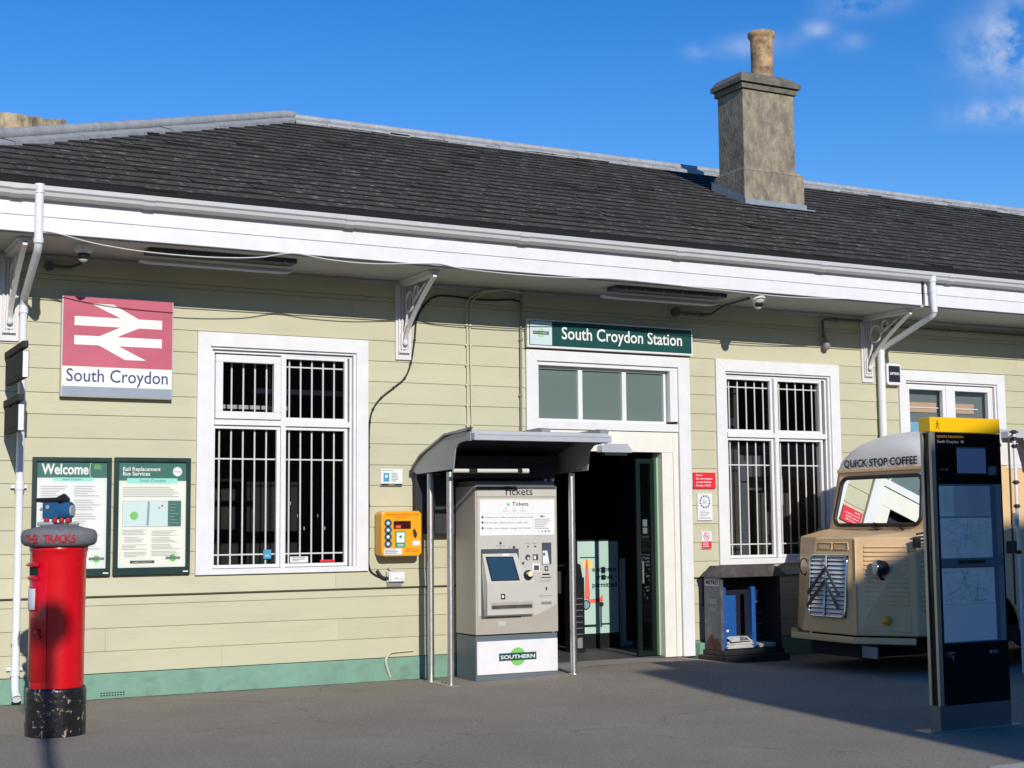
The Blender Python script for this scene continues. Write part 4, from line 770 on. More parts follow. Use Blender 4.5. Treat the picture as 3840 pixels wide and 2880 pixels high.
ap = B().lathe((PX, PY, 0), [(.216, 1.19), (.232, 1.20), (.234, 1.215), (.216, 1.23)], 12, 0, th-R(32), th+R(32)).lathe((PX, PY, 0), [(.216, 1.295), (.235, 1.30), (.250, 1.31), (.216, 1.335)], 12, 0, th-R(34), th+R(34)).lathe((PX, PY, 0), [(.2175, 1.232), (.2178, 1.294)], 12, 1, th-R(28), th+R(28))
ap.build('aperture', ['red', 'dark'], t)
B().lathe((PX, PY, 0), [(.222, .97), (.224, .975), (.224, 1.125), (.222, 1.13)], 10, 0, th-R(22), th+R(22)).lathe((PX, PY, 0), [(.2175, .955), (.222, .957), (.222, 1.145), (.2175, 1.148)], 12, 1, th-R(26), th+R(26)).build('collection_plate', ['whiteink', 'red'], t)
B().ball(rad(.222, .80, th+R(30)), .022).ball(rad(.224, .76, th+R(34)), .014).build('keyhole_cover', ['red'], t)
# knitted topper
t2 = thing('knitted_topper', (PX, PY, 1.45), 'grey knitted cover with red letters on top of the post box', 'post box topper')
B().lathe((PX, PY, 0), [(.225, 1.452), (.262, 1.462), (.285, 1.485), (.290, 1.53), (.282, 1.565), (.258, 1.585), (.19, 1.60), (.12, 1.622), (0, 1.63)], 48).build('cover', ['knit'], t2)
s = B(); word = 'THE TRACKS'; a_ = R(-153)
for ch_ in word:
    if ch_ != ' ':
        p_ = V((PX+.292*math.cos(a_), PY+.292*math.sin(a_), 1.488)); rt = V((-math.sin(a_), math.cos(a_), 0)); s.text(ch_, p_, .082, 0, right=rt, align='c', width=None, bold=.03)
    a_ += R(8.2)
s.build('lettering', ['knitr'], t2)
# knitted engine
t3 = thing('knitted_engine', (PX, PY, 1.62), 'small blue knitted steam engine sitting on the grey post box cover', 'toy')
e0 = V((PX-.01, PY, 1.63)); ax = V((.78, -.62, 0)).normalized(); sd_ = V((.62, .78, 0)).normalized()
def E_(a, b, c): return tuple(e0+ax*a*1.2+sd_*b*1.15+V((0, 0, c*1.25)))
cb = B().prism([E_(-.09, -.055, .03), E_(.02, -.055, .03), E_(.02, .055, .03), E_(-.09, .055, .03)], (0, 0, .135))
cb.build('cab', ['knitb'], t3, bevel=.012)
B().tube([E_(-.01, 0, .082), E_(.085, 0, .082), E_(.095, 0, .082)], [.07, .07, .06], 20).build('boiler', ['knitb'], t3)
B().tube([E_(.094, 0, .082), E_(.104, 0, .082)], [.046, .040], 20).build('smokebox_disc', ['knitw'], t3)
B().prism([E_(-.13, -.065, .135), E_(.05, -.065, .138), E_(.05, .065, .138), E_(-.13, .065, .135)], (0, 0, .034)).tube([E_(.02, 0, .14), E_(.055, 0, .165)], [.05, .04], 12).build('cab_roof', ['knitk'], t3, bevel=.008)
B().box(*[v for v in (0, 0, 0, 0, 0, 0)]) if False else None
B().tube([E_(-.05, -.052, .105), E_(-.05, -.06, .105)], .016, 12).tube([E_(-.10, -.052, .09), E_(-.09, -.056, .09)], .014, 4).build('cab_window', ['knitw'], t3)
for a, b in ((-.055, -.055), (.0, -.055), (.05, -.055), (.09, -.045), (-.055, .055), (.05, .055)): B().ball(E_(a, b, .02), .022, 0, 12, (1, 1, 1)).build('wheel', ['knitr'], t3)
B().tube([E_(-.11, -.07, .0), E_(.0, -.07, -.002)], .014, 8).tube([E_(-.11, .05, .0), E_(.12, .05, -.002)], .012, 8).build('track', ['knitw'], t3)

# ------------------------------------------------------------------ newspaper rack
gzb = .045
t = thing('newspaper_rack', (10.15, -.45, gzb), 'open fronted grey and blue newspaper rack with a rusty hood beside the doorway', 'newspaper rack')
FX0, FX1, FY, BY = 9.70, 10.52, -.72, -.40; LX = 9.66
B().xy([(9.60, BY+.06), (9.60, -.66), (9.67, -.80), (10.57, -.80), (10.57, BY+.06)], gzb-.05, gzb+.075).build('base', ['bink'], t, bevel=.01)
B().xy([(9.64, BY+.01), (9.64, -.66), (9.70, -.745), (10.54, -.745), (10.54, BY+.01)], gzb+.076, gzb+.13).build('base_step', ['bink'], t, bevel=.008)
B().box(9.665, 9.705, FY, BY, gzb+.131, 1.0).build('side_panel', ['binp'], t, bevel=.004)
B().box(10.48, 10.515, FY, BY, gzb+.131, 1.0).build('side_panel', ['bink'], t, bevel=.004)
B().box(9.706, 10.479, BY-.02, BY, gzb+.131, 1.0).box(9.706, 10.479, FY+.01, BY-.021, gzb+.131, gzb+.145).build('back_panel', ['binin'], t)
hood = B(); a = [(9.64, -.78, 1.0), (10.59, -.78, 1.0), (10.59, -.36, 1.0), (9.64, -.36, 1.0)]; b = [(9.75, -.64, 1.125), (10.50, -.64, 1.125), (10.50, -.42, 1.125), (9.74, -.42, 1.125)]
hood.add(a+b, [(3, 2, 1, 0), (0, 1, 5, 4), (1, 2, 6, 5), (2, 3, 7, 6), (3, 0, 4, 7), (4, 5, 6, 7)], 0); hood.build('hood', ['binrust'], t, bevel=.004)
B().quad((9.6635, BY-.02, .90), (9.6635, FY+.02, .90), (9.6635, FY+.02, .975), (9.6635, BY-.02, .975), 0).text('METRO', (9.6625, -.56, .918), .06, 1, right=(0, -1, 0), align='c', width=.24, bold=.04).box(9.661, 9.6645, FY+.08, FY+.2, .70, .705, 0).text('FREE', (9.6628, -.56, .70), .07, 0, right=(0, -1, 0), align='c', width=.17).text('TAKE', (9.6628, -.56, .62), .05, 0, right=(0, -1, 0), align='c', width=.14).build('side_lettering', ['paleink', 'ink'], t)
B().prism([(9.663, BY-.03, gzb+.135), (9.663, FY+.01, gzb+.135), (9.663, FY+.01, gzb+.19), (9.663, FY+.08, gzb+.27), (9.663, FY+.13, gzb+.25), (9.663, FY+.18, gzb+.31), (9.663, BY-.06, gzb+.24)], (-.0015, 0, 0)).build('rust_patch', ['rust'], t)
B().box(9.712, 9.755, FY+.02, FY+.10, gzb+.15, .885).box(9.7555, 9.95, FY+.10, FY+.115, gzb+.15, .79).build('divider', ['binblue'], t, bevel=.004)
B().box(10.125, 10.18, FY+.03, FY+.09, gzb+.15, .885).build('divider', ['binblue'], t, bevel=.008)
for i in range(4):
    for xx in (10.02, 10.38): B().box(xx, xx+.08, BY-.0222, BY-.0205, .69-.13*i, .70-.13*i).build('shelf_slot', ['sideg'], t)
B().disc((9.80, FY+.097, .49), .012, m=0, seg=8).build('sticker', ['whiteink'], t)
B().box(9.79, 9.84, FY+.096, FY+.098, .375, .40).build('sticker', ['whiteink'], t)
def paper_stack(x0, x1, z0, n, label, seed):
    b = B(); rq = random.Random(seed)
    for i in range(n):
        dx, dy = rq.uniform(-.015, .015), rq.uniform(-.015, .015); z = z0+.011*i
        an = rq.uniform(-.03, .03)
        pts_ = [(x0+dx, FY+.01+dy), (x1+dx, FY+.01+dy+an*.4), (x1+dx, FY+.24+dy), (x0+dx, FY+.24+dy-an*.3)]
        b.xy(pts_, z, z+.009)
    if n > 4:
        zt = z0+.011*n
        b.add([(x0+.02, FY-.03, zt+.0), (x1-.03, FY-.01, zt+.005), (x1, FY+.13, zt+.045), (x0+.05, FY+.16, zt+.06), (x0+.12, FY+.06, zt+.05)], [(0, 1, 4), (1, 2, 4), (2, 3, 4), (3, 0, 4)], 0)
        b.quad((x0+.15, FY-.02, zt+.012), (x1-.08, FY-.012, zt+.014), (x1-.06, FY+.06, zt+.035), (x0+.2, FY+.05, zt+.048), 1)
    b.build('newspaper_stack', ['news', 'newsd'], base=(x0, FY, z0), label=label, category='newspapers')
paper_stack(9.765, 10.12, gzb+.15, 7, 'messy pile of newspapers in the left bay of the rack', 3)
paper_stack(10.21, 10.44, gzb+.15, 4, 'low flat pile of newspapers in the right bay of the rack', 5)

for o in bpy.data.objects:
    if o.parent is None and (o.name.startswith('newspaper_rack') or o.name.startswith('newspaper_stack')): o.location += V((.165, .25, -.035))
# ------------------------------------------------------------------ lobby things
t = thing('scooter_poster', (9.3, 1.35, .07), 'pale green poster saying e-scooters are not permitted inside the doorway', 'poster')
B().box(9.01, 9.63, 1.36, 1.39, .07, 1.39).build('stand', ['black'], t)
s = B().box(9.03, 9.61, 1.352, 1.359, .25, 1.37, 0); y = 1.350
for i, (tx, wd) in enumerate((('e-scooters', .35), ('are not', .24), ('permitted', .35))): s.text(tx, (9.41, y, 1.0-.095*i), .085, 1, width=wd, align='c', bold=.02)
s.prism([(9.145, y, 1.15), (9.17, y, 1.15), (9.20, y, .70), (9.16, y, .66), (9.12, y, .68)], (0, -.001, 0), 2).prism([(9.16, y, .70), (9.20, y, .665), (9.34, y, .68), (9.38, y, .72), (9.38, y, .64), (9.34, y, .62), (9.18, y, .62)], (0, -.001, 0), 2).disc((9.14, y-.002, .60), .055, m=3, seg=20).disc((9.14, y-.003, .60), .06, m=1, rin=.047).disc((9.36, y-.002, .60), .03, m=1).box(9.06, 9.28, y-.001, y, 1.168, 1.18, 1).box(9.10, 9.24, y-.001, y, 1.04, 1.14, 4)
s.prism([(9.145, y-.002, 1.15), (9.17, y-.002, 1.15), (9.185, y-.002, .9), (9.15, y-.002, .9)], (0, -.001, 0), 2)
s.box(9.08, 9.28, y-.001, y, .33, .36, 1).box(9.36, 9.48, y-.001, y, .35, .37, 1)
s.build('poster_sheet', ['postm', 'frameg', 'coral', 'mapblue', 'yel'], t)
t = thing('leaflet_rack', (8.85, 1.0, .07), 'tall black leaflet rack just inside the doorway', 'rack')
B().box(8.73, 8.90, .98, 1.16, .07, .95).build('rack_body', ['black'], t, bevel=.006)
B().xz([(8.74, .95), (8.89, .95), (8.865, 1.10), (8.80, 1.13), (8.74, 1.12)], 1.0, 1.12).build('rack_head', ['black'], t, bevel=.006)
s = B()
for i in range(7): s.box(8.78, 8.87, .974, .978, .28+.07*i, .287+.07*i, 0)
s.box(8.79, 8.86, .972, .978, .12, .24, 1).build('leaflets', ['sideg', 'greyduct'], t)
t = thing('folded_barrier', (9.72, 1.6, .07), 'pair of pale upright panels standing right of the scooter poster', 'barrier')
B().box(9.68, 9.755, 1.55, 1.58, .12, 1.15).build('panel', ['cream'], t); B().box(9.775, 9.845, 1.56, 1.59, .12, 1.15).build('panel', ['cream'], t); B().box(9.64, 9.90, 1.5, 1.62, .068, .12).build('foot', ['cream'], t)

# ------------------------------------------------------------------ wayfinding totem
t = thing('map_totem', (8.42, -5.63, 0), 'black street map totem with a yellow top on the pavement at the right', 'map totem')
TY = -5.68
B().box(8.055, 8.795, TY, TY+.11, 0, .19).box(7.93, 8.86, TY-.03, TY+.15, -.01, .008, 1).build('base', ['monob', 'monos'], t, bevel=.003)
B().box(8.057, 8.098, TY-.003, TY+.025, .19, 2.268).build('side_post', ['monos'], t, bevel=.002)
B().box(8.057, 8.098, TY+.085, TY+.115, .19, 2.268).build('side_post', ['monos'], t, bevel=.002)
B().box(8.07, 8.79, TY+.026, TY+.084, .19, 2.268).box(8.0985, 8.793, TY, TY+.0255, .19, 2.268, 0).box(8.0985, 8.793, TY+.085, TY+.11, .19, 2.268, 0).build('body', ['monok'], t)
B().box(8.05, 8.79, TY-.006, TY+.118, 2.272, 2.387).build('top_panel', ['monoy'], t, bevel=.004)
s = B(); y = TY-.0075; cx, cz, u = 8.125, 2.325, .0092
s.disc((cx, y, cz+u*3.3), .006, m=0, seg=10)
s.add([(cx-.004, y, cz+.022), (cx+.006, y, cz+.022), (cx+.005, y, cz-.004), (cx-.005, y, cz-.002)], [(3, 2, 1, 0)], 0)
for q in (((-.004, -.002), (.002, -.003), (-.014, -.036), (-.019, -.034)), ((.0, -.002), (.005, -.003), (.019, -.033), (.014, -.036)), ((.004, .02), (.005, .014), (.019, .002), (.021, .006)), ((-.003, .02), (-.004, .014), (-.014, -.001), (-.015, .004))):
    s.add([(cx+a_, y, cz+b_) for a_, b_ in q], [(0, 1, 2, 3)], 0)
s.build('walking_symbol', ['ink'], t)
mp = B().box(8.715, 8.775, TY-.003, TY-.001, .655, 1.87, 3).box(8.118, 8.714, TY-.0025, TY-.001, .655, 1.87, 4); y = TY-.0035
mp.quad((8.12, y, 1.62), (8.27, y, 1.62), (8.27, y, 1.855), (8.12, y, 1.855), 1).quad((8.272, y, 1.62), (8.655, y, 1.62), (8.655, y, 1.855), (8.272, y, 1.855), 5)
mp.quad((8.12, y, 1.30), (8.66, y, 1.30), (8.66, y, 1.61), (8.12, y, 1.61), 0).quad((8.12, y, .95), (8.668, y, .95), (8.668, y, 1.225), (8.12, y, 1.225), 0).quad((8.12, y, .665), (8.672, y, .665), (8.672, y, .948), (8.12, y, .948), 2)
mp.quad((8.45, y-.001, 1.38), (8.60, y-.001, 1.38), (8.61, y-.001, 1.52), (8.44, y-.001, 1.50), 1).quad((8.61, y-.001, 1.36), (8.65, y-.001, 1.36), (8.65, y-.001, 1.60), (8.60, y-.001, 1.60), 1)
mp.lines(8.42, 8.645, 1.63, 1.85, y-.001, 18, 6, .003, 4, .6).lines(8.16, 8.26, 1.66, 1.84, y-.001, 10, 6, .0025, 5, .4)
rq = random.Random(8)
def road(x, z, an, ln, wd, zlo, zhi):
    for i in range(int(ln/.03)):
        x2, z2 = x+.03*math.cos(an), z+.03*math.sin(an); an += rq.uniform(-.22, .22)
        if not (8.125 < x2 < 8.655 and zlo < z2 < zhi): break
        nx, nz = -math.sin(an)*wd, math.cos(an)*wd
        mp.quad((x-nx, y-.002, z-nz), (x2-nx, y-.002, z2-nz), (x2+nx, y-.002, z2+nz), (x+nx, y-.002, z+nz), 6); x, z = x2, z2
for zlo, zhi in ((1.305, 1.605), (.955, 1.22)):
    for i in range(26): road(rq.uniform(8.13, 8.6), rq.uniform(zlo, zhi), rq.choice((0, 1.57, 3.14, -1.57))+rq.uniform(-.5, .5), rq.uniform(.1, .5), rq.choice((.0012, .0012, .0025)), zlo, zhi)
mp.box(8.118, 8.76, y-.012, y, 1.235, 1.295, 4).box(8.28, 8.56, y-.016, y-.0125, 1.255, 1.285, 7)
mp.build('map_panel', ['mapg', 'mapg2', 'mapb', 'sideg', 'tealstrip', 'mapb2', 'mapln', 'ink'], t)

y = TY-.0015
s = B(); s.box(8.32, 8.625, y-.002, y, 1.955, 2.158, 0).box(8.32, 8.625, y-.003, y-.0022, 2.147, 2.158, 1).build('header_screen', ['bluescr', 'tealstrip'], t)
s = B().box(8.65, 8.735, y-.002, y, 1.945, 2.01, 5)
s.text('SOUTH CROYDON', (8.122, y, 2.228), .026, 2, width=.275).text('South Croydon', (8.122, y, 2.188), .032, 3, width=.225); nr(s, 8.385, 2.20, .036, y, 3)
s.text('Park Hill', (8.14, y, 1.975), .022, 3, width=.085).text('i 1', (8.13, y, 1.90), .02, 4).text('Legible', (8.14, y, .575), .03, 3, width=.085).box(8.145, 8.22, y, y+.001, .556, .562, 5).box(8.20, 8.208, y, y+.001, .53, .556, 3).disc((8.60, y, .575), .013, m=3, seg=12).lines(8.62, 8.69, .562, .59, y, 2, 3, .005, 3, .8)
s.build('header_graphics', ['bluescr', 'tealstrip', 'orink', 'paleink', 'greyink', 'tealstrip'], t)

# ------------------------------------------------------------------ coffee van (nose towards -x)
t = thing('coffee_van', (12.3, -1.75, gz(12, -1.75)), 'tan corrugated vintage coffee van with off white roof parked along the wall', 'van')
YC = -1.75; yl, yr_ = YC+.97, YC-.97        # far side, near side
def ribs(b, p0, p1, n, q0, q1, m=0, d=.012, w=.012, inset=.04):
    # horizontal pressed ribs on the quad p0(bottom,a) p1(bottom,b) q1(top,b) q0(top,a)
    p0, p1, q0, q1 = V(p0), V(p1), V(q0), V(q1); nn = (p1-p0).cross(q0-p0).normalized()
    for i in range(n):
        t0 = (i+.5)/n; a_ = p0.lerp(q0, t0); c_ = p1.lerp(q1, t0); e_ = (c_-a_); a_ = a_+e_*inset; c_ = c_-e_*inset; up = V((0, 0, 1))
        b.add([a_-up*w*1.05, c_-up*w*1.05, c_+nn*d-up*w*.8, a_+nn*d-up*w*.8, c_+up*w, a_+up*w], [(0, 1, 2, 3), (3, 2, 4, 5), (0, 3, 5), (1, 4, 2)], m)
NF0 = [(10.28, -1.28), (10.28, -2.22)]; 
nose = B()
bot = [(10.28, YC+.40, .40), (10.28, YC-.46, .40), (10.70, yr_+.03, .40), (11.15, yr_, .40), (11.15, yl, .40), (10.62, yl-.06, .40)]
topn = [(10.37, YC+.24, 1.42), (10.37, YC-.37, 1.42), (10.72, YC-.91, 1.42), (11.06, YC-.90, 1.50), (11.06, YC+.90, 1.50), (10.64, YC+.84, 1.42)]
nose.add(bot+topn, [(5, 4, 3, 2, 1, 0), (0, 1, 7, 6), (1, 2, 8, 7), (2, 3, 9, 8), (4, 5, 11, 10), (5, 0, 6, 11), (6, 7, 8, 9, 10, 11)], 0)
nose.build('bonnet', ['van'], t, bevel=.018)
rb_ = B(); L_ = lambda a_, b_, k_: tuple(V(a_).lerp(V(b_), k_))
def onq(b0, b1, t0, t1, u, w_):  # point on a quad
    return V(b0).lerp(V(b1), u).lerp(V(t0).lerp(V(t1), u), w_)
b0, b1, t0_, t1_ = bot[1], bot[2], topn[1], topn[2]
ribs(rb_, onq(b0, b1, t0_, t1_, .12, .30), onq(b0, b1, t0_, t1_, .90, .30), 14, onq(b0, b1, t0_, t1_, .14, .93), onq(b0, b1, t0_, t1_, .90, .93), d=.022, w=.017)
b0, b1, t0_, t1_ = bot[2], bot[3], topn[2], topn[3]
ribs(rb_, onq(b0, b1, t0_, t1_, .10, .25), onq(b0, b1, t0_, t1_, .9, .25), 14, onq(b0, b1, t0_, t1_, .10, .93), onq(b0, b1, t0_, t1_, .9, .93), d=.022, w=.017)
rb_.build('bonnet_louvres', ['van'], t)
# seam between front panel and wing
s = B(); a_, c_ = V(bot[1]), V(topn[1]); s.tube([a_.lerp(c_, .02)+V((-.004, -.02, 0)), a_.lerp(c_, .98)+V((-.004, -.02, 0))], .006, 6)
b0, b1, t0_, t1_ = bot[1], bot[2], topn[1], topn[2]
for u0_, u1_, w0_, w1_ in ((.14, .14, .05, .26), (.14, .88, .26, .26), (.88, .88, .26, .05), (.14, .88, .05, .05)):
    s.tube([onq(b0, b1, t0_, t1_, u0_, w0_), onq(b0, b1, t0_, t1_, u1_, w1_)], .006, 6)
s.build('panel_seams', ['van'], t)
# grille
def gp(y, z, o=.0): return V((10.28+.09*(z-.40)/1.02-o, y, z))
gy0, gy1, gz0, gz1 = YC+.29, YC-.30, .575, 1.225
gr = B()
for i in range(14):
    z = gz0+.035+(gz1-gz0-.055)*i/13
    for a_, c_ in ((gy0-.02, YC+.04), (YC+.015, gy1+.02)):
        p0 = gp(a_, z, .004); p1 = gp(c_, z, .004); gr.add([p0, p1, p1+V((-.020, 0, -.034)), p0+V((-.020, 0, -.034)), p1+V((-.016, 0, -.036)), p0+V((-.016, 0, -.036))], [(0, 1, 2, 3), (3, 2, 4, 5), (5, 4, 1, 0)], 0)
gr.prism([gp(YC+.04, gz0, .028), gp(YC+.015, gz0, .028), gp(YC+.015, gz1, .028), gp(YC+.04, gz1, .028)], (-.006, 0, 0), 0)
gr.add([gp(gy0, gz0, .003), gp(gy1, gz0, .003), gp(gy1, gz1, .003), gp(gy0, gz1, .003)], [(0, 1, 2, 3)], 1)
grl = gr.build('grille', ['grille', 'dark'], t)
rc = .07; rp_ = []
for (cy, cz, a0_) in ((gy0-rc, gz1-rc, 0), (gy1+rc, gz1-rc, 90), (gy1+rc, gz0+rc, 180), (gy0-rc, gz0+rc, 270)):
    for k_ in range(6):
        an = R(a0_+18*k_); rp_.append(gp(cy+rc*math.cos(an), cz+rc*math.sin(an), .02))
rp_.append(rp_[0]); B().tube(rp_, .014, 8, cap=False).build('grille_frame', ['chrome'], grl)
cvn = B(); xo = .046
for zt, ht in ((1.115, .32), (.985, .33)):
    cy = YC+.005
    cvn.prism([gp(cy, zt, xo), gp(cy, zt-.05, xo), gp(cy+.27, zt-ht, xo), gp(cy+.285, zt-ht+.035, xo)], (-.012, 0, 0), 0)
    cvn.prism([gp(cy, zt, xo), gp(cy, zt-.05, xo), gp(cy-.22, zt-ht, xo), gp(cy-.25, zt-ht+.015, xo)], (-.012, 0, 0), 1)
cvn.build('chevron_badge', ['chevd', 'chevb'], grl)
for u0_, u1_ in ((-.29, -.07), (-.03, .19)):
    s = B(); frame_pts = [(YC+u0_, 1.29), (YC+u1_, 1.29), (YC+u1_*.97, 1.36), (YC+u0_*.97, 1.36)]; pp = [gp(y_, z_, .003) for y_, z_ in frame_pts]; s.tube(pp+[pp[0]], .006, 6); s.build('vent_flap', ['van'], t)
# bumper
bp_ = [(10.20, YC-.52), (10.20, YC+.50), (10.60, YC+1.0), (10.68, YC+.98), (10.27, YC+.46), (10.27, YC-.49), (10.66, YC-.94), (10.60, YC-1.0)]
B().xy(bp_, .325, .39).build('bumper', ['van'], t, bevel=.01)
B().box(10.32, 10.34, YC-.72, YC-.50, .18, .30).build('number_plate', ['plate'], t)
# lamps
b0, b1, t0_, t1_ = bot[1], bot[2], topn[1], topn[2]
hp0 = onq(b0, b1, t0_, t1_, .50, .66); wn = (V(b1)-V(b0)).cross(V(t0_)-V(b0)).normalized()
def headlamp(p):
    c = p+V((-.09, 0, .03)); h = B().tube([p+V((.02, 0, -.10)), p+V((-.06, 0, -.08)), c+V((0, 0, -.05))], .016, 8)
    fd = V((-.90, .42, 0)).normalized(); P3 = lambda hs: [c-fd*q for q in hs]
    h.tube(P3((.105, .10, .085, .06, .02, -.03)), [.012, .035, .058, .073, .082, .084], 24, 0); h.tube(P3((-.025, -.04, -.045)), [.086, .088, .08], 24, 1); h.tube(P3((-.042, -.055)), [.078, .05], 24, 2)
    h.build('headlamp', ['rubber', 'chrome', 'lampw'], t)
headlamp(hp0)
ip = onq(b0, b1, t0_, t1_, .50, .155)
B().ball(ip+wn*.01, .052).build('indicator', ['amber'], t)
for q in (.15, -.15): pass
s = B(); mk = V((10.72, YC-.93, 1.36)); s.box(mk.x-.08, mk.x-.01, mk.y-.07, mk.y-.02, mk.z-.05, mk.z+.05).tube([mk+V((-.05, -.05, .09)), mk+V((.25, -.12, .13)), mk+V((.45, -.06, .10))], .012, 8).tube([mk+V((-.05, -.05, .02)), mk+V((.25, -.12, .04)), mk+V((.45, -.06, .03))], .012, 8)
s.build('wing_mirror', ['rubber'], t, bevel=.006)
s = B(); mk = V((11.02, YC+.93, 1.43)); s.ball(mk, .085, 0, 16, (.5, 1, 1)).tube([mk, mk+V((.1, -.10, -.05))], .014, 8).build('wing_mirror', ['rubber'], t)
B().tube([(10.5, -1.13+.07*math.cos(q), 1.09+.09*math.sin(q)) for q in [R(18*i) for i in range(21)]], .007, 6, cap=False).tube([(10.5, -1.13, 1.0), (10.6, -1.25, .95)], .01, 6).build('mirror_ring', ['rubber'], t)
# cab
zc0, zc1 = 1.50, 2.17
lo = [(11.0, YC+.76, zc0), (11.0, YC-.82, zc0), (11.16, YC-.93, zc0), (11.5, yr_, zc0), (11.5, yl, zc0), (11.16, YC+.93, zc0)]
hi = [(11.13, YC+.68, zc1), (11.13, YC-.76, zc1), (11.26, YC-.86, zc1), (11.55, yr_+.03, zc1), (11.55, yl-.03, zc1), (11.24, YC+.86, zc1)]
cb = B().add(lo+hi, [(0, 1, 7, 6), (1, 2, 8, 7), (2, 3, 9, 8), (4, 5, 11, 10), (5, 0, 6, 11)], 0)
cb.add([(11.0, YC+.78, zc0), (11.0, YC-.78, zc0), (10.95, YC-.78, 1.46), (10.95, YC+.78, 1.46)], [(0, 3, 2, 1)], 0)
# lower sides and body
cb.add([(11.06, yr_, .42), (14.6, yr_, .42), (14.6, yr_, zc0), (11.5, yr_, zc0), (11.06, yr_, zc0)], [(0, 1, 2, 3, 4)], 0) if False else None
cb.build('cab', ['van'], t, bevel=.012)
bd = B()
ax_, az_, ar_ = 11.62, .40, .50
def side(y):
    pts_ = [(11.06, .42), (ax_-ar_, .42)]+[(ax_-ar_*math.cos(R(15*i)), .42+ar_*math.sin(R(15*i))*.9) for i in range(1, 12)]+[(ax_+ar_, .42), (15.2, .42), (15.2, zc1), (11.55, zc1), (11.5, zc0), (11.06, 1.46)]
    return pts_
bd.xz(side(0), yr_, yr_+.03).xz(side(0), yl-.03, yl).box(15.17, 15.2, yr_+.03, yl-.03, .42, zc1).box(11.2, 15.17, yr_+.031, yl-.031, .40, .46, 1)
bd.build('body', ['van', 'dark'], t)
rb2 = B(); ribs(rb2, (12.25, yr_-.0, .5), (15.1, yr_, .5), 16, (12.25, yr_, 1.28), (15.1, yr_, 1.28), d=.014, w=.014, inset=0)
rb2.build('body_ribs', ['van'], t)
B().box(11.95, 12.10, yr_-.012, yr_-.001, 1.23, 1.36).build('side_repeater', ['rubber'], t, bevel=.01)
B().box(11.0, 15.1, yr_+.05, yl-.05, .30, .42).box(10.4, 11.3, YC-.4, YC+.4, .16, .42).box(10.9, 11.0, YC-.8, YC+.8, .22, .30).build('chassis', ['dark'], t)
for yy in (yr_+.12, yl-.12):
    for xx in (11.62, 14.2):
        z0 = gz(xx, yy)
        wb = B().lathe((xx, yy, z0+.32), [(.20, -.085), (.30, -.085), (.32, -.06), (.32, .06), (.30, .085), (.20, .085)], 32, 0, axis='y'); wo = wb.build('wheel', ['tyre'], t)
        B().lathe((xx, yy, z0+.32), [(0, -.06), (.10, -.075), (.20, -.06), (.20, .06), (0, .06)], 28, 0, axis='y').build('rim', ['hub'], wo)
# windscreen
wn0, wn1 = (11.0, 1.50), (11.13, 2.17)
def wp(y, z, o): 
    k_ = (z-1.50)/.67; return V((11.0+.13*k_-o, y, z))
rc = .09; wz0, wz1 = 1.545, 2.075
rr_ = []
for (cy, cz, a0_, sy) in ((1, 1, 0, 0), (-1, 1, 90, 0), (-1, 0, 180, 0), (1, 0, 270, 0)):
    for k_ in range(6):
        an = R(a0_+18*k_); hw = .685-.04*cz
        yy = YC-.01+cy*(hw-rc)+rc*math.cos(an); zz = (wz1-rc if cz else wz0+rc)+rc*math.sin(an); rr_.append((yy, zz))
B().add([wp(y_, z_, .008) for y_, z_ in rr_], [tuple(range(len(rr_)))], 0).build('windscreen', ['wind'], t)
rl = [wp(y_, z_, .012) for y_, z_ in rr_]; rl.append(rl[0]); B().tube(rl, .022, 8, cap=False).build('windscreen_seal', ['rubber'], t)
s = B()
for a_, c_ in ((YC-.05, YC+.38), (YC-.45, YC+.0)):
    s.tube([wp(a_-.02, 1.49, .03), wp(a_+.05, 1.53, .04)], .012, 6).tube([wp(a_+.03, 1.525, .045), wp(c_, 1.565, .04)], .008, 6)
s.build('wipers', ['rubber'], t)
# interior behind the glass
B().box(11.5, 11.52, yr_+.05, yl-.05, 1.0, 2.15).build('bulkhead', ['dark'], t)
# roof (white, arched)
rfv = B(); secs = ((11.11, .71, .0), (11.12, .72, .16), (11.16, .76, .26), (11.26, .83, .335), (11.45, .92, .395), (11.8, .965, .44), (12.3, .97, .46), (15.2, .97, .46)); K = 28; rows_ = []
for x, hw, h in secs:
    row = []
    for i in range(K+1):
        u = -1+2*i/K; a_ = abs(u); zz = (1-a_**2.4)**(1/1.75) if a_ < 1 else 0
        row.append((x+ (0), YC+hw*u, zc1+h*zz))
    rows_.append(row)
rfv.add([q for r_ in rows_ for q in r_], [(j*(K+1)+i, (j+1)*(K+1)+i, (j+1)*(K+1)+i+1, j*(K+1)+i+1) for j in range(len(rows_)-1) for i in range(K)], 0, True)
rfv.add(rows_[-1], [tuple(range(K+1))], 0)
rv = rfv.build('roof', ['vanw'], t)
s = B(); s.text('QUICK STOP COFFEE', (11.103, YC+.60, 2.197), .118, 0, right=(0, -1, 0.0), up=(.04, 0, 1), width=1.17, bold=.028).build('lettering', ['ink'], rv)
B().box(11.10, 11.125, YC-.72, YC+.72, 2.135, 2.175).build('roof_lip', ['van'], t, bevel=.006)
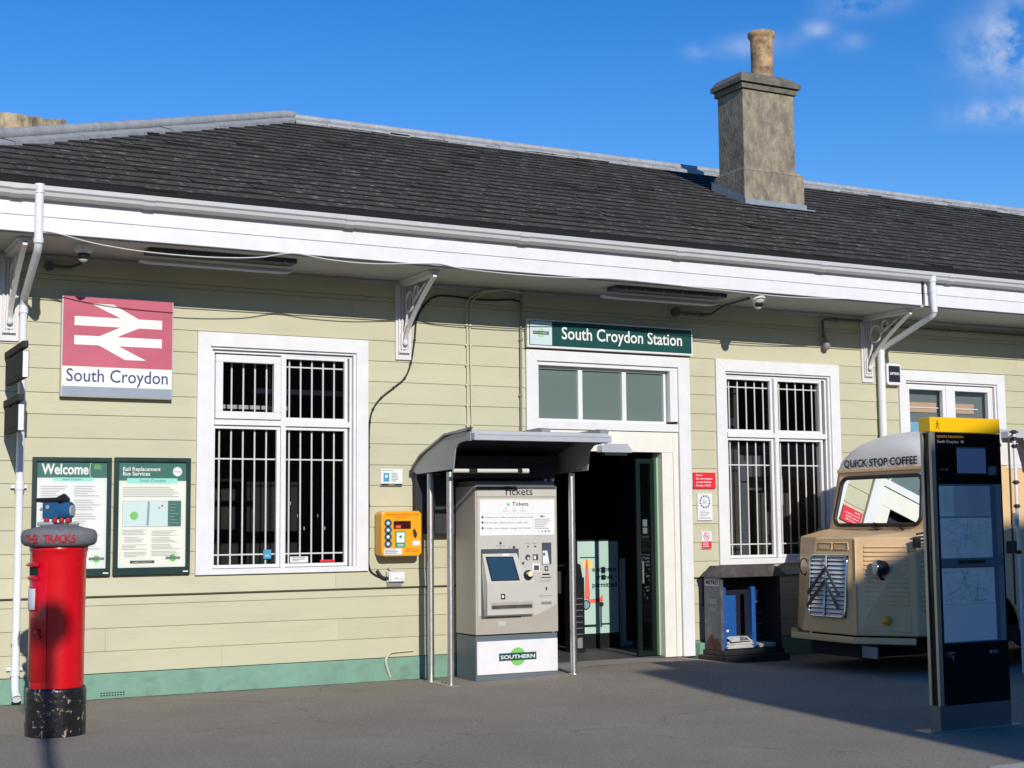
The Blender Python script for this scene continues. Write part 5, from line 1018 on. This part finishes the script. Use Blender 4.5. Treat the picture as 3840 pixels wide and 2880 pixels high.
# upper white band on the side + awning
B().box(12.0, 15.2, yr_-.006, yr_-.0005, 2.14, 2.20).box(11.56, 15.2, yr_-.012, yr_+.02, 2.172, 2.50).build('roof_side', ['vanw'], t)
t4 = thing('van_awning', (13.4, -3.0, 2.4), 'pale folded awning with a support pole on the side of the coffee van', 'awning')
B().box(11.92, 15.2, yr_-.12, yr_-.013, 2.46, 2.53).build('cassette', ['pvc'], t4, bevel=.008)
B().add([(12.14, yr_-.12, 2.455), (15.2, yr_-.12, 2.455), (15.2, yr_-.26, 2.22), (12.22, yr_-.26, 2.22), (12.14, yr_-.115, 2.45), (15.2, yr_-.115, 2.45), (15.2, yr_-.25, 2.215), (12.22, yr_-.25, 2.215)], [(3, 2, 1, 0), (4, 5, 6, 7), (0, 4, 7, 3), (3, 7, 6, 2)], 0).build('cloth', ['vanpink'], t4)
B().add([(12.12, yr_-.12, 2.45), (12.20, yr_-.27, 2.21), (12.24, yr_-.20, 2.20), (12.15, yr_-.02, 2.42)], [(0, 1, 2, 3)], 0).build('end_flap', ['brown'], t4)
pxx, pyy = 11.83, -3.0
B().tube([(pxx, pyy, gz(pxx, pyy)), (pxx, pyy, 2.50)], .017, 12).build('pole', ['pvcw'], t4)
B().tube([(pxx-.05, pyy+.03, .7), (pxx-.05, pyy+.03, 2.45), (pxx, pyy, 2.49)], .011, 8).build('brace_pole', ['brown'], t4)
for z, w1 in ((2.51, .05), (2.44, .035), (2.36, .03), (1.98, .035), (1.73, .03), (1.25, .03)):
    B().tube([(pxx, pyy, z-.02), (pxx, pyy, z+.02)], .026, 10).box(pxx-w1, pxx+w1, pyy-.02, pyy+.02, z-.008, z+.008).build('clamp', ['awnk'], t4)
B().tube([(pxx-.04, pyy, 1.62), (pxx-.045, pyy, 1.54), (pxx-.09, pyy+.02, 1.49), (pxx-.17, pyy+.1, 1.46), (pxx-.19, pyy+.12, 1.40)], .012, 8).box(pxx-.06, pxx-.03, pyy-.02, pyy+.01, 1.52, 1.66, 0).build('handle', ['wcable'], t4)

# ------------------------------------------------------------------ unseen things behind the camera: shadow casters and an added sky blocker
t = thing('street_lamp', (.16, -15.0, 0), 'tall street lamp behind the viewpoint casting a thin shadow', 'street lamp')
LXp = 2.14-SX*12.8; hz = .77+SZ*12.8
B().tube([(LXp, -15, 0), (LXp, -15, 1.2), (LXp, -15, hz-.1)], [.09, .075, .05], 16).build('pole', ['pole'], t)
B().ball((LXp, -15, hz), .17, 0, 20).build('lantern', ['lampw'], t)
t = thing('unseen_terrace', (16, -22, 0), 'brown brick building across the road behind the viewpoint', 'building')
by = -20.0
top = [(6.46-.1, 0), (6.40, 6.16), (6.10, 8.72), (6.5, 8.80), (9.5, 9.35), (14, 9.7), (24, 9.7), (24, 0)]
tw = [(5.55, 0), (5.45, 6.16), (5.23, 8.66), (5.9, 8.70), (8.4, 9.35), (14, 9.8), (30, 9.8), (30, 0)]
B().xz(tw, by-6, by).build('wall', ['brick'], t)
s = B()
for i in range(4):
    for j in range(2): s.box(8+i*4, 9.3+i*4, by, by+.02, 1.2+3.2*j, 3+3.2*j)
s.build('windows', ['screen'], t)
t = thing('unseen_terrace', (-20, -34, 0), 'added long low brick terrace, unseen behind the viewpoint on the left, cutting sky light', 'building')
B().yz([(-44, 0), (-34, 0), (-34, 6), (-39, 9), (-44, 6)], -45, 3.0).build('wall', ['brick'], t)  # added out of view to block low sky light, casts no visible shadow
for o in bpy.data.objects:
    for k_ in ('_o', '_b'):
        if k_ in o: del o[k_]
